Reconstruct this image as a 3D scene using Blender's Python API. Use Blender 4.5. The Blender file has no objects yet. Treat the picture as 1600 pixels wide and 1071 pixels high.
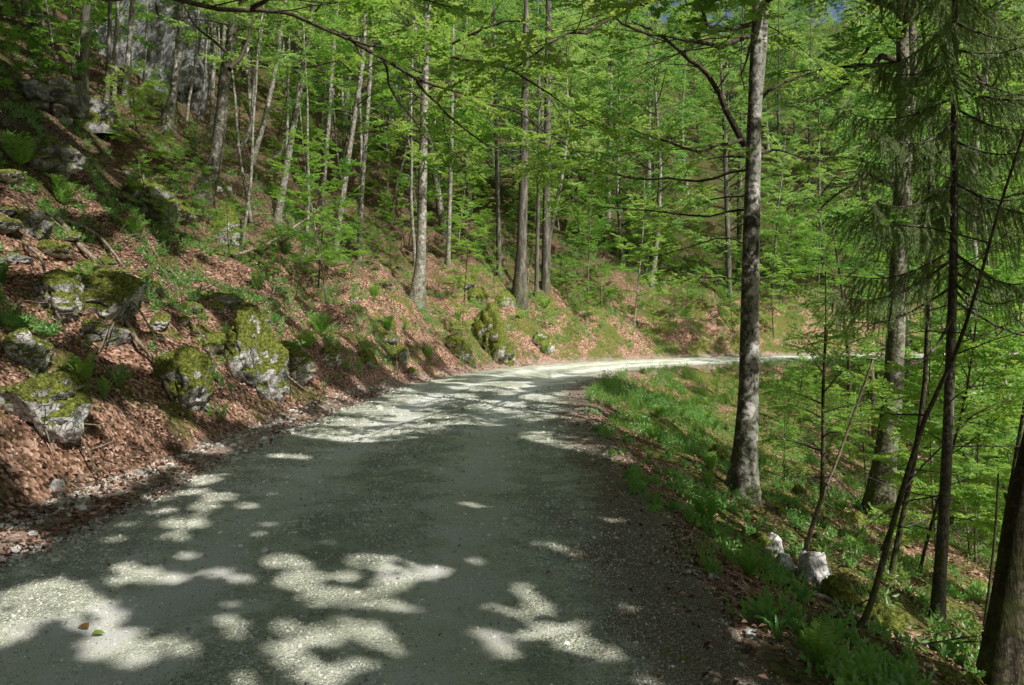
import bpy, math
import numpy as np

# ------------------------------------------------------------------ basics
SC = bpy.context.scene
COL = SC.collection
RAD = math.radians
F = 1150.0                       # focal length in units of the 1600 px frame
CAM = np.array([0.0, 0.0, 1.65])
PITCH = math.atan(25.5 / F)
CP, SP = math.cos(PITCH), math.sin(PITCH)
SUN_EL, SUN_AZ = RAD(47), math.atan2(0.66, -0.75)     # azimuth clockwise from +Y
S = np.array([math.sin(SUN_AZ) * math.cos(SUN_EL), math.cos(SUN_AZ) * math.cos(SUN_EL), math.sin(SUN_EL)])
E1 = np.cross([0, 0, 1.0], S); E1 /= np.linalg.norm(E1)
E2 = np.cross(S, E1)


def ray(px, py):
    x = (px - 800) / F
    y = -(py - 535.5) / F
    return np.array([x, CP + y * SP, -SP + y * CP])


def at(px, py, D):
    return CAM + ray(px, py) * D


def unit(a):
    return a / np.maximum(np.linalg.norm(a, axis=-1, keepdims=True), 1e-9)


def sstep(a, b, x):
    t = np.clip((x - a) / (b - a), 0, 1)
    return t * t * (3 - 2 * t)


# ------------------------------------------------------------------ noise (value noise, vectorised)
def _hash(ix, iy, iz, seed):
    h = (ix.astype(np.int64) * 374761393 + iy.astype(np.int64) * 668265263 + iz.astype(np.int64) * 2147483647 + seed * 974711) & 0xFFFFFFFF
    h = ((h ^ (h >> 13)) * 1274126177) & 0xFFFFFFFF
    h = ((h ^ (h >> 16)) * 2246822519) & 0xFFFFFFFF
    return ((h ^ (h >> 15)) & 0xFFFF) / 65535.0


def vn2(x, y, seed=0):
    x = np.asarray(x, float); y = np.asarray(y, float)
    ix, iy = np.floor(x), np.floor(y)
    fx, fy = x - ix, y - iy
    fx = fx * fx * (3 - 2 * fx); fy = fy * fy * (3 - 2 * fy)
    z = np.zeros_like(ix)
    a, b = _hash(ix, iy, z, seed), _hash(ix + 1, iy, z, seed)
    c, d = _hash(ix, iy + 1, z, seed), _hash(ix + 1, iy + 1, z, seed)
    return (a * (1 - fx) + b * fx) * (1 - fy) + (c * (1 - fx) + d * fx) * fy


def vn3(p, seed=0):
    i = np.floor(p); f = p - i; f = f * f * (3 - 2 * f)
    r = 0
    for dx in (0, 1):
        for dy in (0, 1):
            for dz in (0, 1):
                w = (f[:, 0] if dx else 1 - f[:, 0]) * (f[:, 1] if dy else 1 - f[:, 1]) * (f[:, 2] if dz else 1 - f[:, 2])
                r = r + w * _hash(i[:, 0] + dx, i[:, 1] + dy, i[:, 2] + dz, seed)
    return r


def fbm2(x, y, o=4, seed=0, g=0.5):
    r, a, t = 0, 1.0, 0.0
    for k in range(o):
        r = r + a * vn2(x * 2 ** k + 17.3 * k, y * 2 ** k - 9.1 * k, seed + k)
        t += a; a *= g
    return r / t


def fbm3(p, o=4, seed=0, g=0.5):
    r, a, t = 0, 1.0, 0.0
    for k in range(o):
        r = r + a * vn3(p * 2 ** k + 13.7 * k, seed + k)
        t += a; a *= g
    return r / t


# ------------------------------------------------------------------ mesh helpers
def mk(name, V, Q=None, T=None, mat=None, smooth=False, fattr=None, vattr=None, mat2=None, nfirst=0):
    me = bpy.data.meshes.new(name)
    V = np.asarray(V, np.float32).reshape(-1, 3)
    nq = 0 if Q is None else len(Q); nt = 0 if T is None else len(T)
    parts, starts, tot = [], [], []
    if nq:
        parts.append(np.asarray(Q, np.int32).ravel())
    if nt:
        parts.append(np.asarray(T, np.int32).ravel())
    loops = np.concatenate(parts) if parts else np.zeros(0, np.int32)
    st = np.concatenate([np.arange(nq) * 4, nq * 4 + np.arange(nt) * 3]).astype(np.int32)
    me.vertices.add(len(V)); me.vertices.foreach_set('co', V.ravel())
    me.loops.add(len(loops)); me.loops.foreach_set('vertex_index', loops)
    me.polygons.add(nq + nt); me.polygons.foreach_set('loop_start', st)
    if smooth:
        me.polygons.foreach_set('use_smooth', np.ones(nq + nt, bool))
    else:
        me.polygons.foreach_set('use_smooth', np.zeros(nq + nt, bool))
    for k, v in (fattr or {}).items():
        at_ = me.attributes.new(k, 'FLOAT', 'FACE'); at_.data.foreach_set('value', np.asarray(v, np.float32))
    for k, v in (vattr or {}).items():
        at_ = me.attributes.new(k, 'FLOAT', 'POINT'); at_.data.foreach_set('value', np.asarray(v, np.float32))
    me.update(calc_edges=True)
    me.validate()
    if mat:
        me.materials.append(mat)
    if mat2:
        me.materials.append(mat2); mi = np.zeros(nq + nt, np.int32); mi[nfirst:] = 1; me.polygons.foreach_set('material_index', mi)
    return me


def tag(o, label=None, cat=None, group=None, kind=None):
    if label: o['label'] = label
    if cat: o['category'] = cat
    if group: o['group'] = group
    if kind: o['kind'] = kind
    return o


def empty(name, loc, label, cat, group=None, rotz=0.0, scale=1.0):
    o = bpy.data.objects.new(name, None); COL.objects.link(o)
    o.location = loc; o.rotation_euler = (0, 0, rotz); o.scale = (scale,) * 3
    o.empty_display_size = 0.2
    return tag(o, label, cat, group)


def obj(name, me, parent=None, loc=None):
    o = bpy.data.objects.new(name, me); COL.objects.link(o)
    if parent: o.parent = parent
    if loc is not None: o.location = loc
    return o


class Tubes:
    """collects tubes; one mesh at the end"""
    def __init__(self):
        self.V, self.Q, self.n = [], [], 0

    def add(self, P, r, sides=6, cap=True):
        P = np.asarray(P, float); n = len(P)
        r = np.asarray(r, float)
        if r.ndim == 1: r = np.repeat(r[:, None], sides, 1)
        T = np.gradient(P, axis=0); T = unit(T)
        m = T.mean(0)
        ref = np.array([0, 0, 1.0]) if abs(m[2]) < 0.75 else np.array([1.0, 0, 0])
        A = unit(np.cross(T, ref)); B = np.cross(T, A)
        th = np.arange(sides) * 2 * math.pi / sides
        ring = P[:, None] + r[:, :, None] * (A[:, None] * np.cos(th)[None, :, None] + B[:, None] * np.sin(th)[None, :, None])
        i = np.arange(n - 1)[:, None] * sides; k = np.arange(sides)[None]; k2 = (k + 1) % sides
        q = np.stack([i + k, i + k2, i + sides + k2, i + sides + k], -1).reshape(-1, 4)
        self.V.append(ring.reshape(-1, 3)); self.Q.append(q + self.n); self.n += n * sides

    def mesh(self, name, mat, off=(0, 0, 0)):
        if not self.V: return None
        return mk(name, np.concatenate(self.V) - np.asarray(off), Q=np.concatenate(self.Q), mat=mat, smooth=True)


def leafquads(B, D, N, L, W, fold=0.25, hexa=False):
    """leaf blades: base B, unit direction D, unit normal N, length L, width W -> V, Q"""
    n = len(B); L = L[:, None]; W = W[:, None]
    Sd = unit(np.cross(D, N)); N = np.cross(Sd, D)
    if not hexa:
        V = np.stack([B, B + D * L * .45 + Sd * W * .5 + N * W * fold, B + D * L, B + D * L * .45 - Sd * W * .5 + N * W * fold], 1)
        Q = np.arange(n * 4).reshape(n, 4)
        return V.reshape(-1, 3), Q
    droop = N * L * 0.10
    V = np.stack([B, B + D * L * .28 + Sd * W * .46 + N * W * fold, B + D * L * .68 + Sd * W * .40 + N * W * fold * .8 - droop * .5, B + D * L - droop,
                  B + D * L * .68 - Sd * W * .40 + N * W * fold * .8 - droop * .5, B + D * L * .28 - Sd * W * .46 + N * W * fold], 1)
    i = np.arange(n)[:, None] * 6
    Q = np.concatenate([i + np.array([[0, 1, 2, 3]]), i + np.array([[0, 3, 4, 5]])], 1).reshape(-1, 4)
    return V.reshape(-1, 3), Q


# ------------------------------------------------------------------ material helpers
class NT:
    def __init__(self, name):
        self.m = bpy.data.materials.new(name); self.m.use_nodes = True
        self.t = self.m.node_tree; self.t.nodes.clear()
        self.out = self.t.nodes.new('ShaderNodeOutputMaterial')

    def n(self, typ, **kw):
        nd = self.t.nodes.new(typ)
        ins = kw.pop('ins', {})
        for k, v in kw.items(): setattr(nd, k, v)
        for k, v in ins.items():
            s = nd.inputs[k]
            if hasattr(v, 'is_linked') or isinstance(v, bpy.types.NodeSocket): self.t.links.new(v, s)
            else: s.default_value = v
        return nd

    def noise(self, vec, scale, detail=4, rough=0.55, dist=0.0):
        return self.n('ShaderNodeTexNoise', ins={'Vector': vec, 'Scale': scale, 'Detail': detail, 'Roughness': rough, 'Distortion': dist}).outputs['Fac']

    def ramp(self, fac, stops, interp='LINEAR'):
        nd = self.n('ShaderNodeValToRGB', ins={'Fac': fac}); cr = nd.color_ramp; cr.interpolation = interp
        while len(cr.elements) > 1: cr.elements.remove(cr.elements[-1])
        for i, (p, c) in enumerate(stops):
            e = cr.elements[0] if i == 0 else cr.elements.new(p)
            e.position = p
            if isinstance(c, (int, float)): c = (c, c, c)
            e.color = (*c, 1)
        return nd.outputs['Color']

    def mix(self, fac, a, b, blend='MIX'):
        nd = self.n('ShaderNodeMix', data_type='RGBA', blend_type=blend)
        for k, v in ((0, fac), (6, a), (7, b)):
            if isinstance(v, bpy.types.NodeSocket): self.t.links.new(v, nd.inputs[k])
            else: nd.inputs[k].default_value = v if k == 0 else (*v, 1) if not isinstance(v, (int, float)) else (v, v, v, 1)
        return nd.outputs[2]

    def math(self, op, a, b=0.0, c=None, clamp=False):
        nd = self.n('ShaderNodeMath', operation=op, use_clamp=clamp)
        for k, v in enumerate((a, b, c)):
            if v is None: continue
            if isinstance(v, bpy.types.NodeSocket): self.t.links.new(v, nd.inputs[k])
            else: nd.inputs[k].default_value = v
        return nd.outputs[0]

    def attr(self, name): return self.n('ShaderNodeAttribute', attribute_name=name).outputs['Fac']

    def bump(self, h, strength=0.5, dist=0.02, normal=None):
        ins = {'Height': h, 'Strength': strength, 'Distance': dist}
        if normal is not None: ins['Normal'] = normal
        return self.n('ShaderNodeBump', ins=ins).outputs['Normal']

    def principled(self, col, rough=0.85, normal=None, spec=0.3, gain=1.0):
        if gain != 1.0:
            col = self.mix(1.0, col, (gain, gain, gain), 'MULTIPLY'); col = self.mix(1.0, col, (.92, .92, .90), 'DARKEN')
        ins = {'Base Color': col if isinstance(col, bpy.types.NodeSocket) else (*col, 1), 'Roughness': rough, 'Specular IOR Level': spec}
        if normal is not None: ins['Normal'] = normal
        p = self.n('ShaderNodeBsdfPrincipled', ins=ins)
        self.t.links.new(p.outputs[0], self.out.inputs[0]); return self.m

    def pos(self): return self.n('ShaderNodeNewGeometry').outputs['Position']
    def objc(self): return self.n('ShaderNodeTexCoord').outputs['Object']


def leaf_mat(name, cols, trans, tw=0.45, gloss=0.03, rough=0.45, gain=1.0):
    cols = [tuple(min(v * gain, .7) for v in c) for c in cols]; trans = [tuple(min(v * gain, .85) for v in c) for c in trans]
    """cols: stops of the diffuse colour over the per-leaf random number"""
    t = NT(name)
    r = t.attr('rnd')
    oi = t.n('ShaderNodeObjectInfo').outputs['Random']
    big = t.noise(t.pos(), 0.35, 2)
    f = t.math('ADD', t.math('MULTIPLY', r, 0.55), t.math('ADD', t.math('MULTIPLY', t.math('SUBTRACT', oi, .3), 0.5), t.math('MULTIPLY', t.math('SUBTRACT', big, 0.35), 0.7)), clamp=True)
    k = len(cols) - 1
    c = t.ramp(f, [(i / k, cc) for i, cc in enumerate(cols)])
    ct = t.ramp(f, [(i / k, cc) for i, cc in enumerate(trans)])
    d = t.n('ShaderNodeBsdfDiffuse', ins={'Color': c}).outputs[0]
    tr = t.n('ShaderNodeBsdfTranslucent', ins={'Color': ct}).outputs[0]
    m1 = t.n('ShaderNodeMixShader', ins={'Fac': tw, 1: d, 2: tr}).outputs[0]
    g = t.n('ShaderNodeBsdfGlossy', ins={'Roughness': rough, 'Color': (0.9, 0.95, 0.9, 1)}).outputs[0]
    m2 = t.n('ShaderNodeMixShader', ins={'Fac': gloss, 1: m1, 2: g}).outputs[0]
    t.t.links.new(m2, t.out.inputs[0])
    return t.m


def bark_mat(name, base, dark, light, moss=0.0, blotch=3.0, ridged=False):
    t = NT(name); p = t.objc()
    mp = t.n('ShaderNodeMapping', ins={'Vector': p, 'Scale': (1, 1, 0.16) if ridged else (1, 1, 1.0)}).outputs[0]
    mh = t.n('ShaderNodeMapping', ins={'Vector': p, 'Scale': (1, 1, 4.0)}).outputs[0]
    a = t.noise(mp, blotch * 2.4, 6, 0.68, 0.6)
    b = t.noise(p, blotch * 7, 5, 0.65)
    line = t.noise(mh, 9.0, 4, 0.6)
    c = t.ramp(a, [(0.38, dark), (0.46, base), (0.53, base), (0.60, light)])
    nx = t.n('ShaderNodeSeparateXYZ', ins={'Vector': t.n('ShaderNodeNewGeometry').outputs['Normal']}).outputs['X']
    side = t.math('ADD', b, t.math('MULTIPLY', nx, -0.13))                       # dark blotches spread further on the -X side
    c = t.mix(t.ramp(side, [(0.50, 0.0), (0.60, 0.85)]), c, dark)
    c = t.mix(t.ramp(line, [(0.55, 0.0), (0.72, 0.5)]), c, dark)
    if moss:
        z = t.n('ShaderNodeSeparateXYZ', ins={'Vector': p}).outputs['Z']
        low = t.ramp(t.math('MULTIPLY', z, 0.35), [(0.05, 1.0), (0.5, 0.15), (1.0, 0.08)])
        mm = t.math('MULTIPLY', t.ramp(t.noise(p, 3.2, 5, 0.65), [(0.42, 0.0), (0.6, 1.0)]), t.math('MULTIPLY', low, moss), clamp=True)
        c = t.mix(mm, c, (0.075, 0.1, 0.018))
    hh = t.math('ADD', t.math('MULTIPLY', a, 1.0), t.math('MULTIPLY', t.noise(mp, blotch * 14, 4, 0.7), 0.8))
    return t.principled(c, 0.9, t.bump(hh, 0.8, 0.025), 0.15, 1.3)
# ------------------------------------------------------------------ road line and terrain
_rc = np.array([(-1.15, -45, 2.4), (-1.15, -15, 2.4), (-1.2, -3, 2.4), (-1.2, 3, 2.42), (-1.22, 6, 2.4), (-1.22, 9, 2.45), (-1.15, 12, 2.5),
                (-0.95, 15.5, 2.5), (-0.6, 19, 2.55), (0.4, 23.3, 2.6), (2.3, 28.3, 2.7), (5.0, 31.8, 2.8), (8.4, 34.6, 2.9), (13, 37.4, 2.9),
                (21, 40.4, 2.9), (32, 43, 2.9), (46, 45, 2.9), (70, 44, 2.9), (110, 40, 2.9)])


def catmull(P, step):
    P = np.asarray(P, float)
    Q = np.vstack([2 * P[0] - P[1], P, 2 * P[-1] - P[-2]])
    out = []
    for i in range(1, len(Q) - 2):
        n = max(2, int(np.linalg.norm(Q[i + 1][:3] - Q[i][:3]) / step))
        t = np.linspace(0, 1, n, endpoint=False)[:, None]
        a, b, c, d = Q[i - 1], Q[i], Q[i + 1], Q[i + 2]
        out.append(.5 * (2 * b + (c - a) * t + (2 * a - 5 * b + 4 * c - d) * t ** 2 + (3 * b - a - 3 * c + d) * t ** 3))
    out.append(P[-1:])
    return np.concatenate(out)


RC = catmull(_rc, 0.4)
_tan = unit(np.gradient(RC[:, :2], axis=0)); _right = np.stack([_tan[:, 1], -_tan[:, 0]], 1)


def road_coords(X, Y):
    """signed distance from centre (right positive), half width"""
    sh = X.shape; X = X.ravel(); Y = Y.ravel()
    d = np.empty(len(X)); hw = np.empty(len(X))
    for s in range(0, len(X), 20000):
        x = X[s:s + 20000, None] - RC[None, :, 0]; y = Y[s:s + 20000, None] - RC[None, :, 1]
        q = x * x + y * y; i = q.argmin(1); k = np.arange(len(i))
        lat = x[k, i] * _right[i, 0] + y[k, i] * _right[i, 1]
        d[s:s + 20000] = np.sign(lat) * np.maximum(np.abs(lat), np.sqrt(q[k, i]) - 0.02)
        hw[s:s + 20000] = RC[i, 2]
    return d.reshape(sh), hw.reshape(sh)


GX0, GX1, GY0, GY1, GS = -130., 130., -50., 190., 0.5
_gx = np.arange(GX0, GX1 + .1, GS); _gy = np.arange(GY0, GY1 + .1, GS)
_GX, _GY = np.meshgrid(_gx, _gy)
_d, _hw = road_coords(_GX, _GY)
OUT = np.abs(_d) - _hw                                    # distance outside the road edge, negative on the road
EDGE = np.sign(_d) * np.maximum(OUT, 0)                   # left of the road negative, right positive
_u = np.maximum(-_d - _hw, 0); _v = np.maximum(_d - _hw, 0)
_zl = 0.08 * _u + 0.52 * np.maximum(_u - .3, 0) + 0.85 * (1 - np.exp(-np.maximum(_u - .25, 0) / 1.3))
_zl += 0.14 * np.maximum(_u - 14, 0)
_zl = np.where(_zl > 34, 34 + (_zl - 34) * 0.7, _zl); _zl = np.minimum(_zl, 62)
_zl += sstep(3, 12, _u) * 2.2 * (fbm2(_GX / 14, _GY / 14, 3, 5) - .5) * 2
_zr = -0.10 * sstep(0, 0.5, _v) - 0.43 * np.maximum(_v - .3, 0)
_zr = np.where(_zr < -9, -9 - 6 * np.tanh((-_zr - 9) / 10), _zr)
_zr += 0.55 * np.maximum(_v - 42, 0) * sstep(40, 60, _v)
_zr += sstep(2, 8, _v) * 1.0 * (fbm2(_GX / 9, _GY / 9, 3, 9) - .5) * 2
_zr = np.minimum(_zr, 45)
_Z = np.where(_d < 0, _zl, _zr)


def _blur(A, n):
    for _ in range(n):
        A = A.copy()
        A[1:-1] = (A[:-2] + 2 * A[1:-1] + A[2:]) / 4
        A[:, 1:-1] = (A[:, :-2] + 2 * A[:, 1:-1] + A[:, 2:]) / 4
    return A


_w = sstep(2.5, 7, np.abs(_d) - _hw)
_Z = _Z * (1 - _w) + _blur(_Z, 14) * _w


def bil(A, X, Y):
    fx = np.clip((np.asarray(X, float) - GX0) / GS, 0, A.shape[1] - 1.001); fy = np.clip((np.asarray(Y, float) - GY0) / GS, 0, A.shape[0] - 1.001)
    i, j = fx.astype(int), fy.astype(int); fx = fx - i; fy = fy - j
    return (A[j, i] * (1 - fx) + A[j, i + 1] * fx) * (1 - fy) + (A[j + 1, i] * (1 - fx) + A[j + 1, i + 1] * fx) * fy


def H(X, Y, fine=True):
    X = np.asarray(X, float); Y = np.asarray(Y, float)
    e = bil(EDGE, X, Y); z = bil(_Z, X, Y)
    w = sstep(0.1, 2.2, np.abs(e)); L = e < 0
    ridg = 1 - np.abs(2 * fbm2(X / 3.1, Y / 3.1, 3, 31) - 1)
    z = z + w * np.where(L, 1.15, 0.45) * (fbm2(X / 2.4, Y / 2.4, 4, 21) - .5) * 1.4
    z = z + w * np.where(L, 1.0, 0.2) * (ridg - .75) + w * np.where(L, .65, .25) * (fbm2(X / .9, Y / .9, 3, 61) - .5)
    if fine:
        z = z + (0.25 + .75 * w) * 0.16 * (fbm2(X / .55, Y / .55, 3, 41) - .5) + 0.03 * (fbm2(X / .11, Y / .11, 2, 51) - .5)
    return z


def Hn(X, Y, h=0.15):
    gx = (H(X + h, Y, False) - H(X - h, Y, False)) / (2 * h); gy = (H(X, Y + h, False) - H(X, Y - h, False)) / (2 * h)
    return unit(np.stack([-gx, -gy, np.ones_like(gx)], -1))


def ground_hit(px, py, dmax=120):
    r = ray(px, py)
    D = np.concatenate([np.arange(2.5, 30, .02), np.arange(30, dmax, .08)])
    P = CAM + r * D[:, None]
    e = bil(EDGE, P[:, 0], P[:, 1])
    hz = np.where(np.abs(bil(_d, P[:, 0], P[:, 1])) < bil(_hw, P[:, 0], P[:, 1]), 0.0, H(P[:, 0], P[:, 1], False))
    b = np.nonzero(P[:, 2] < hz)[0]
    i = b[0] if len(b) else len(D) - 1
    return P[i], D[i]


def build_ground():
    def axis(c0, c1, s0, g, lo, hi):
        a = list(np.arange(c0, c1, s0)); s = s0
        while a[-1] < hi: s = min(s * g, 3.0); a.append(a[-1] + s)
        s = s0
        while a[0] > lo: s = min(s * g, 3.0); a.insert(0, a[0] - s)
        return np.array(a)
    xs = axis(-8, 7, .06, 1.03, -128, 128); ys = axis(3, 13, .06, 1.022, -48, 188)
    X, Y = np.meshgrid(xs, ys)
    Z = H(X, Y); e = bil(EDGE, X, Y); d = bil(_d, X, Y); hw = bil(_hw, X, Y)
    ins = hw - np.abs(d)
    Z = Z - 0.14 * sstep(-0.1, 0.35, ins)
    nx, ny = len(xs), len(ys)
    i = np.arange(ny - 1)[:, None] * nx + np.arange(nx - 1)[None]
    Q = np.stack([i, i + 1, i + nx + 1, i + nx], -1).reshape(-1, 4)
    V = np.stack([X, Y, Z], -1).reshape(-1, 3)

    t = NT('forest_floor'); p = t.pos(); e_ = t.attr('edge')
    vor = t.n('ShaderNodeTexVoronoi', ins={'Vector': p, 'Scale': 26.0, 'Randomness': 1.0})
    rc = t.n('ShaderNodeSeparateColor', ins={'Color': vor.outputs['Color']}).outputs[0]
    big = t.noise(p, 0.5, 5, 0.6)
    leafc = t.ramp(rc, [(0.0, (0.04, 0.022, 0.014)), (0.3, (0.13, 0.07, 0.045)), (0.65, (0.26, 0.15, 0.10)), (0.9, (0.40, 0.26, 0.19)), (1, (0.5, 0.38, 0.3))])
    soil = t.ramp(t.noise(p, 6, 6, 0.7), [(0.35, (0.025, 0.018, 0.012)), (0.65, (0.09, 0.06, 0.04))])
    base = t.mix(t.ramp(t.noise(p, 1.6, 5, 0.65), [(0.52, 0.0), (0.64, 0.7)]), leafc, soil)
    mossn = t.noise(p, 0.9, 6, 0.62)
    nz = t.n('ShaderNodeSeparateXYZ', ins={'Vector': t.n('ShaderNodeNewGeometry').outputs['Normal']}).outputs['Z']
    mossc = t.ramp(t.noise(p, 14, 5, 0.7), [(0.3, (0.022, 0.036, 0.008)), (0.5, (0.07, 0.09, 0.016)), (0.7, (0.17, 0.19, 0.035))])
    farm = t.attr('green')
    mm = t.ramp(t.math('ADD', mossn, t.math('MULTIPLY', farm, 0.22)), [(0.52, 0.0), (0.60, 0.85)])
    base = t.mix(mm, base, mossc)
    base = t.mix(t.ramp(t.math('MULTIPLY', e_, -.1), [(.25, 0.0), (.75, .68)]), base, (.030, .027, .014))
    grav = t.ramp(t.noise(p, 45, 4, 0.7), [(0.3, (0.16, 0.13, 0.11)), (0.7, (0.42, 0.37, 0.33))])
    ga = t.math('ABSOLUTE', e_)
    gf = t.math('MULTIPLY', t.math('MULTIPLY', t.ramp(t.math('ADD', ga, t.math('MULTIPLY', t.math('SUBTRACT', t.noise(p, 3, 5, 0.7), 0.5), 1.2)), [(0.05, 1.0), (0.4, 0.0)]), 0.7), t.ramp(e_, [(0.0, 1.0), (0.02, 0.25)]))
    base = t.mix(gf, base, grav)
    hgt = t.math('ADD', t.math('MULTIPLY', vor.outputs['Distance'], 0.8), t.noise(p, 30, 5, 0.7))
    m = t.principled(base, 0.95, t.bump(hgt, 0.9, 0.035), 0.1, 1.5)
    rd = bil(_d, X, Y)
    D = Y
    green = np.where(rd > 0, sstep(0.4, 1.0, e) * 0.7 * (1 - sstep(4, 7, e)) + .45 * sstep(9, 13, e), np.maximum(np.maximum(.9 * sstep(44, 56, Y), .08 * sstep(1.5, 4, -e)), sstep(24, 34, Y) * sstep(-4, 3, X) * (1 - .6 * sstep(4, 14, -e)) * .3))
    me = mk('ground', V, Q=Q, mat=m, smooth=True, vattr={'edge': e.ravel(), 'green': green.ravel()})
    tag(obj('ground', me), 'leaf covered forest slope on both sides of the road', None, None, 'structure')


def road_h(lat, Y, hw):
    """road surface height for lateral offset"""
    h = 0.02 - 0.02 * (lat / 2.4) ** 2
    for c in (-0.95, 0.85):
        h -= 0.028 * np.exp(-((lat - c) / 0.34) ** 2)
    return h


def build_road():
    s = np.concatenate([[0], np.cumsum(np.linalg.norm(np.diff(RC[:, :2], axis=0), axis=1))])
    s0 = np.interp(2.6, RC[:, 1][:60], s[:60]) if False else s[np.argmin(np.abs(RC[:120, 1] - 2.6))]
    a = list(np.arange(s0, s0 + 9, .05)); st = .05
    while a[-1] < s[-1] - 1: st = min(st * 1.02, 1.0); a.append(a[-1] + st)
    st = .1
    while a[0] > s[0] + 1: st = min(st * 1.1, 1.5); a.insert(0, a[0] - st)
    a = np.array(a)
    cx, cy, hw = (np.interp(a, s, RC[:, k]) for k in range(3))
    rx, ry = np.interp(a, s, _right[:, 0]), np.interp(a, s, _right[:, 1])
    t_ = np.linspace(-1, 1, 110)
    lat = t_[None] * (hw + 0.75)[:, None]
    X = cx[:, None] + lat * rx[:, None]; Y = cy[:, None] + lat * ry[:, None]
    edge = np.abs(lat) - hw[:, None] + 0.55 * (fbm2(X / .9, Y / .9, 4, 71) - .5) + 0.25 * (fbm2(X / .2, Y / .2, 2, 72) - .5)
    Z = road_h(lat, Y, hw[:, None]) + 0.05 * (fbm2(X / 1.3, Y / 1.3, 3, 73) - .5) + 0.028 * (fbm2(X / .16, Y / .16, 3, 74) - .5)
    Z = Z - 0.38 * sstep(-0.05, 0.75, edge)
    nx = lat.shape[1]; ny = lat.shape[0]
    i = np.arange(ny - 1)[:, None] * nx + np.arange(nx - 1)[None]
    Q = np.stack([i, i + 1, i + nx + 1, i + nx], -1).reshape(-1, 4)
    rut = np.exp(-((lat + 0.95) / .42) ** 2) + np.exp(-((lat - .85) / .42) ** 2)
    t = NT('limestone_gravel'); p = t.pos()
    v1 = t.n('ShaderNodeTexVoronoi', ins={'Vector': p, 'Scale': 55.0}); v2 = t.n('ShaderNodeTexVoronoi', ins={'Vector': p, 'Scale': 130.0})
    r1 = t.n('ShaderNodeSeparateColor', ins={'Color': v1.outputs['Color']}).outputs[0]; r2 = t.n('ShaderNodeSeparateColor', ins={'Color': v2.outputs['Color']}).outputs[0]
    rut_ = t.attr('rut'); ed = t.attr('edge')
    st1 = t.ramp(r1, [(0, (0.16, 0.16, 0.13)), (.35, (0.40, 0.395, 0.34)), (.75, (0.66, 0.65, 0.58)), (1, (0.95, 0.94, 0.88))])
    st2 = t.ramp(r2, [(0, (0.22, 0.22, 0.18)), (.5, (0.55, 0.54, 0.48)), (1, (0.92, 0.91, 0.84))])
    dust = t.ramp(t.noise(p, 220, 4, .7), [(.25, (0.62, 0.60, 0.55)), (.75, (0.88, 0.86, 0.80))])
    coarse = t.ramp(t.math('ADD', t.noise(p, 2.2, 5, .65), t.math('MULTIPLY', rut_, -0.26)), [(.30, 0.0), (.52, 1.0)])
    c = t.mix(coarse, t.mix(.5, dust, st2), t.mix(.6, st1, st2))
    c = t.mix(t.math('MULTIPLY', coarse, .46), c, (0.10, 0.105, 0.075))
    c = t.mix(1.0, c, (0.92, 1.0, 0.90), 'MULTIPLY')
    patch = t.noise(p, .8, 5, .6)
    c = t.mix(t.ramp(patch, [(.38, .5), (.62, 0.0)]), c, (0.20, 0.205, 0.15))
    dirt = t.ramp(t.math('ADD', ed, t.math('MULTIPLY', t.math('SUBTRACT', t.noise(p, 5, 6, .72), .5), 1.1)), [(0.28, 0.0), (0.72, 0.85)])
    dirtc = t.ramp(r2, [(0, (0.05, 0.035, 0.025)), (.5, (0.13, 0.09, 0.065)), (1, (0.26, 0.20, 0.16))])
    c = t.mix(dirt, c, dirtc)
    hh = t.math('ADD', t.math('MULTIPLY', t.math('MULTIPLY', v1.outputs['Distance'], coarse), -1.0), t.math('ADD', t.math('MULTIPLY', v2.outputs['Distance'], -.45), t.math('MULTIPLY', t.noise(p, 260, 3, .7), .35)))
    m = t.principled(c, 0.92, t.bump(hh, 1.0, 0.022), 0.2, 1.95)
    dirt_v = sstep(np.where(lat > 0, -1.3, -.6), .1, edge) * np.where(lat > 0, 1.0, .75)
    me = mk('gravel_road', np.stack([X, Y, Z], -1).reshape(-1, 3), Q=Q, mat=m, smooth=True, vattr={'rut': rut.ravel(), 'edge': dirt_v.ravel()})
    tag(obj('gravel_road', me), 'pale gravel road bending right around the slope', None, None, 'structure')
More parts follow.
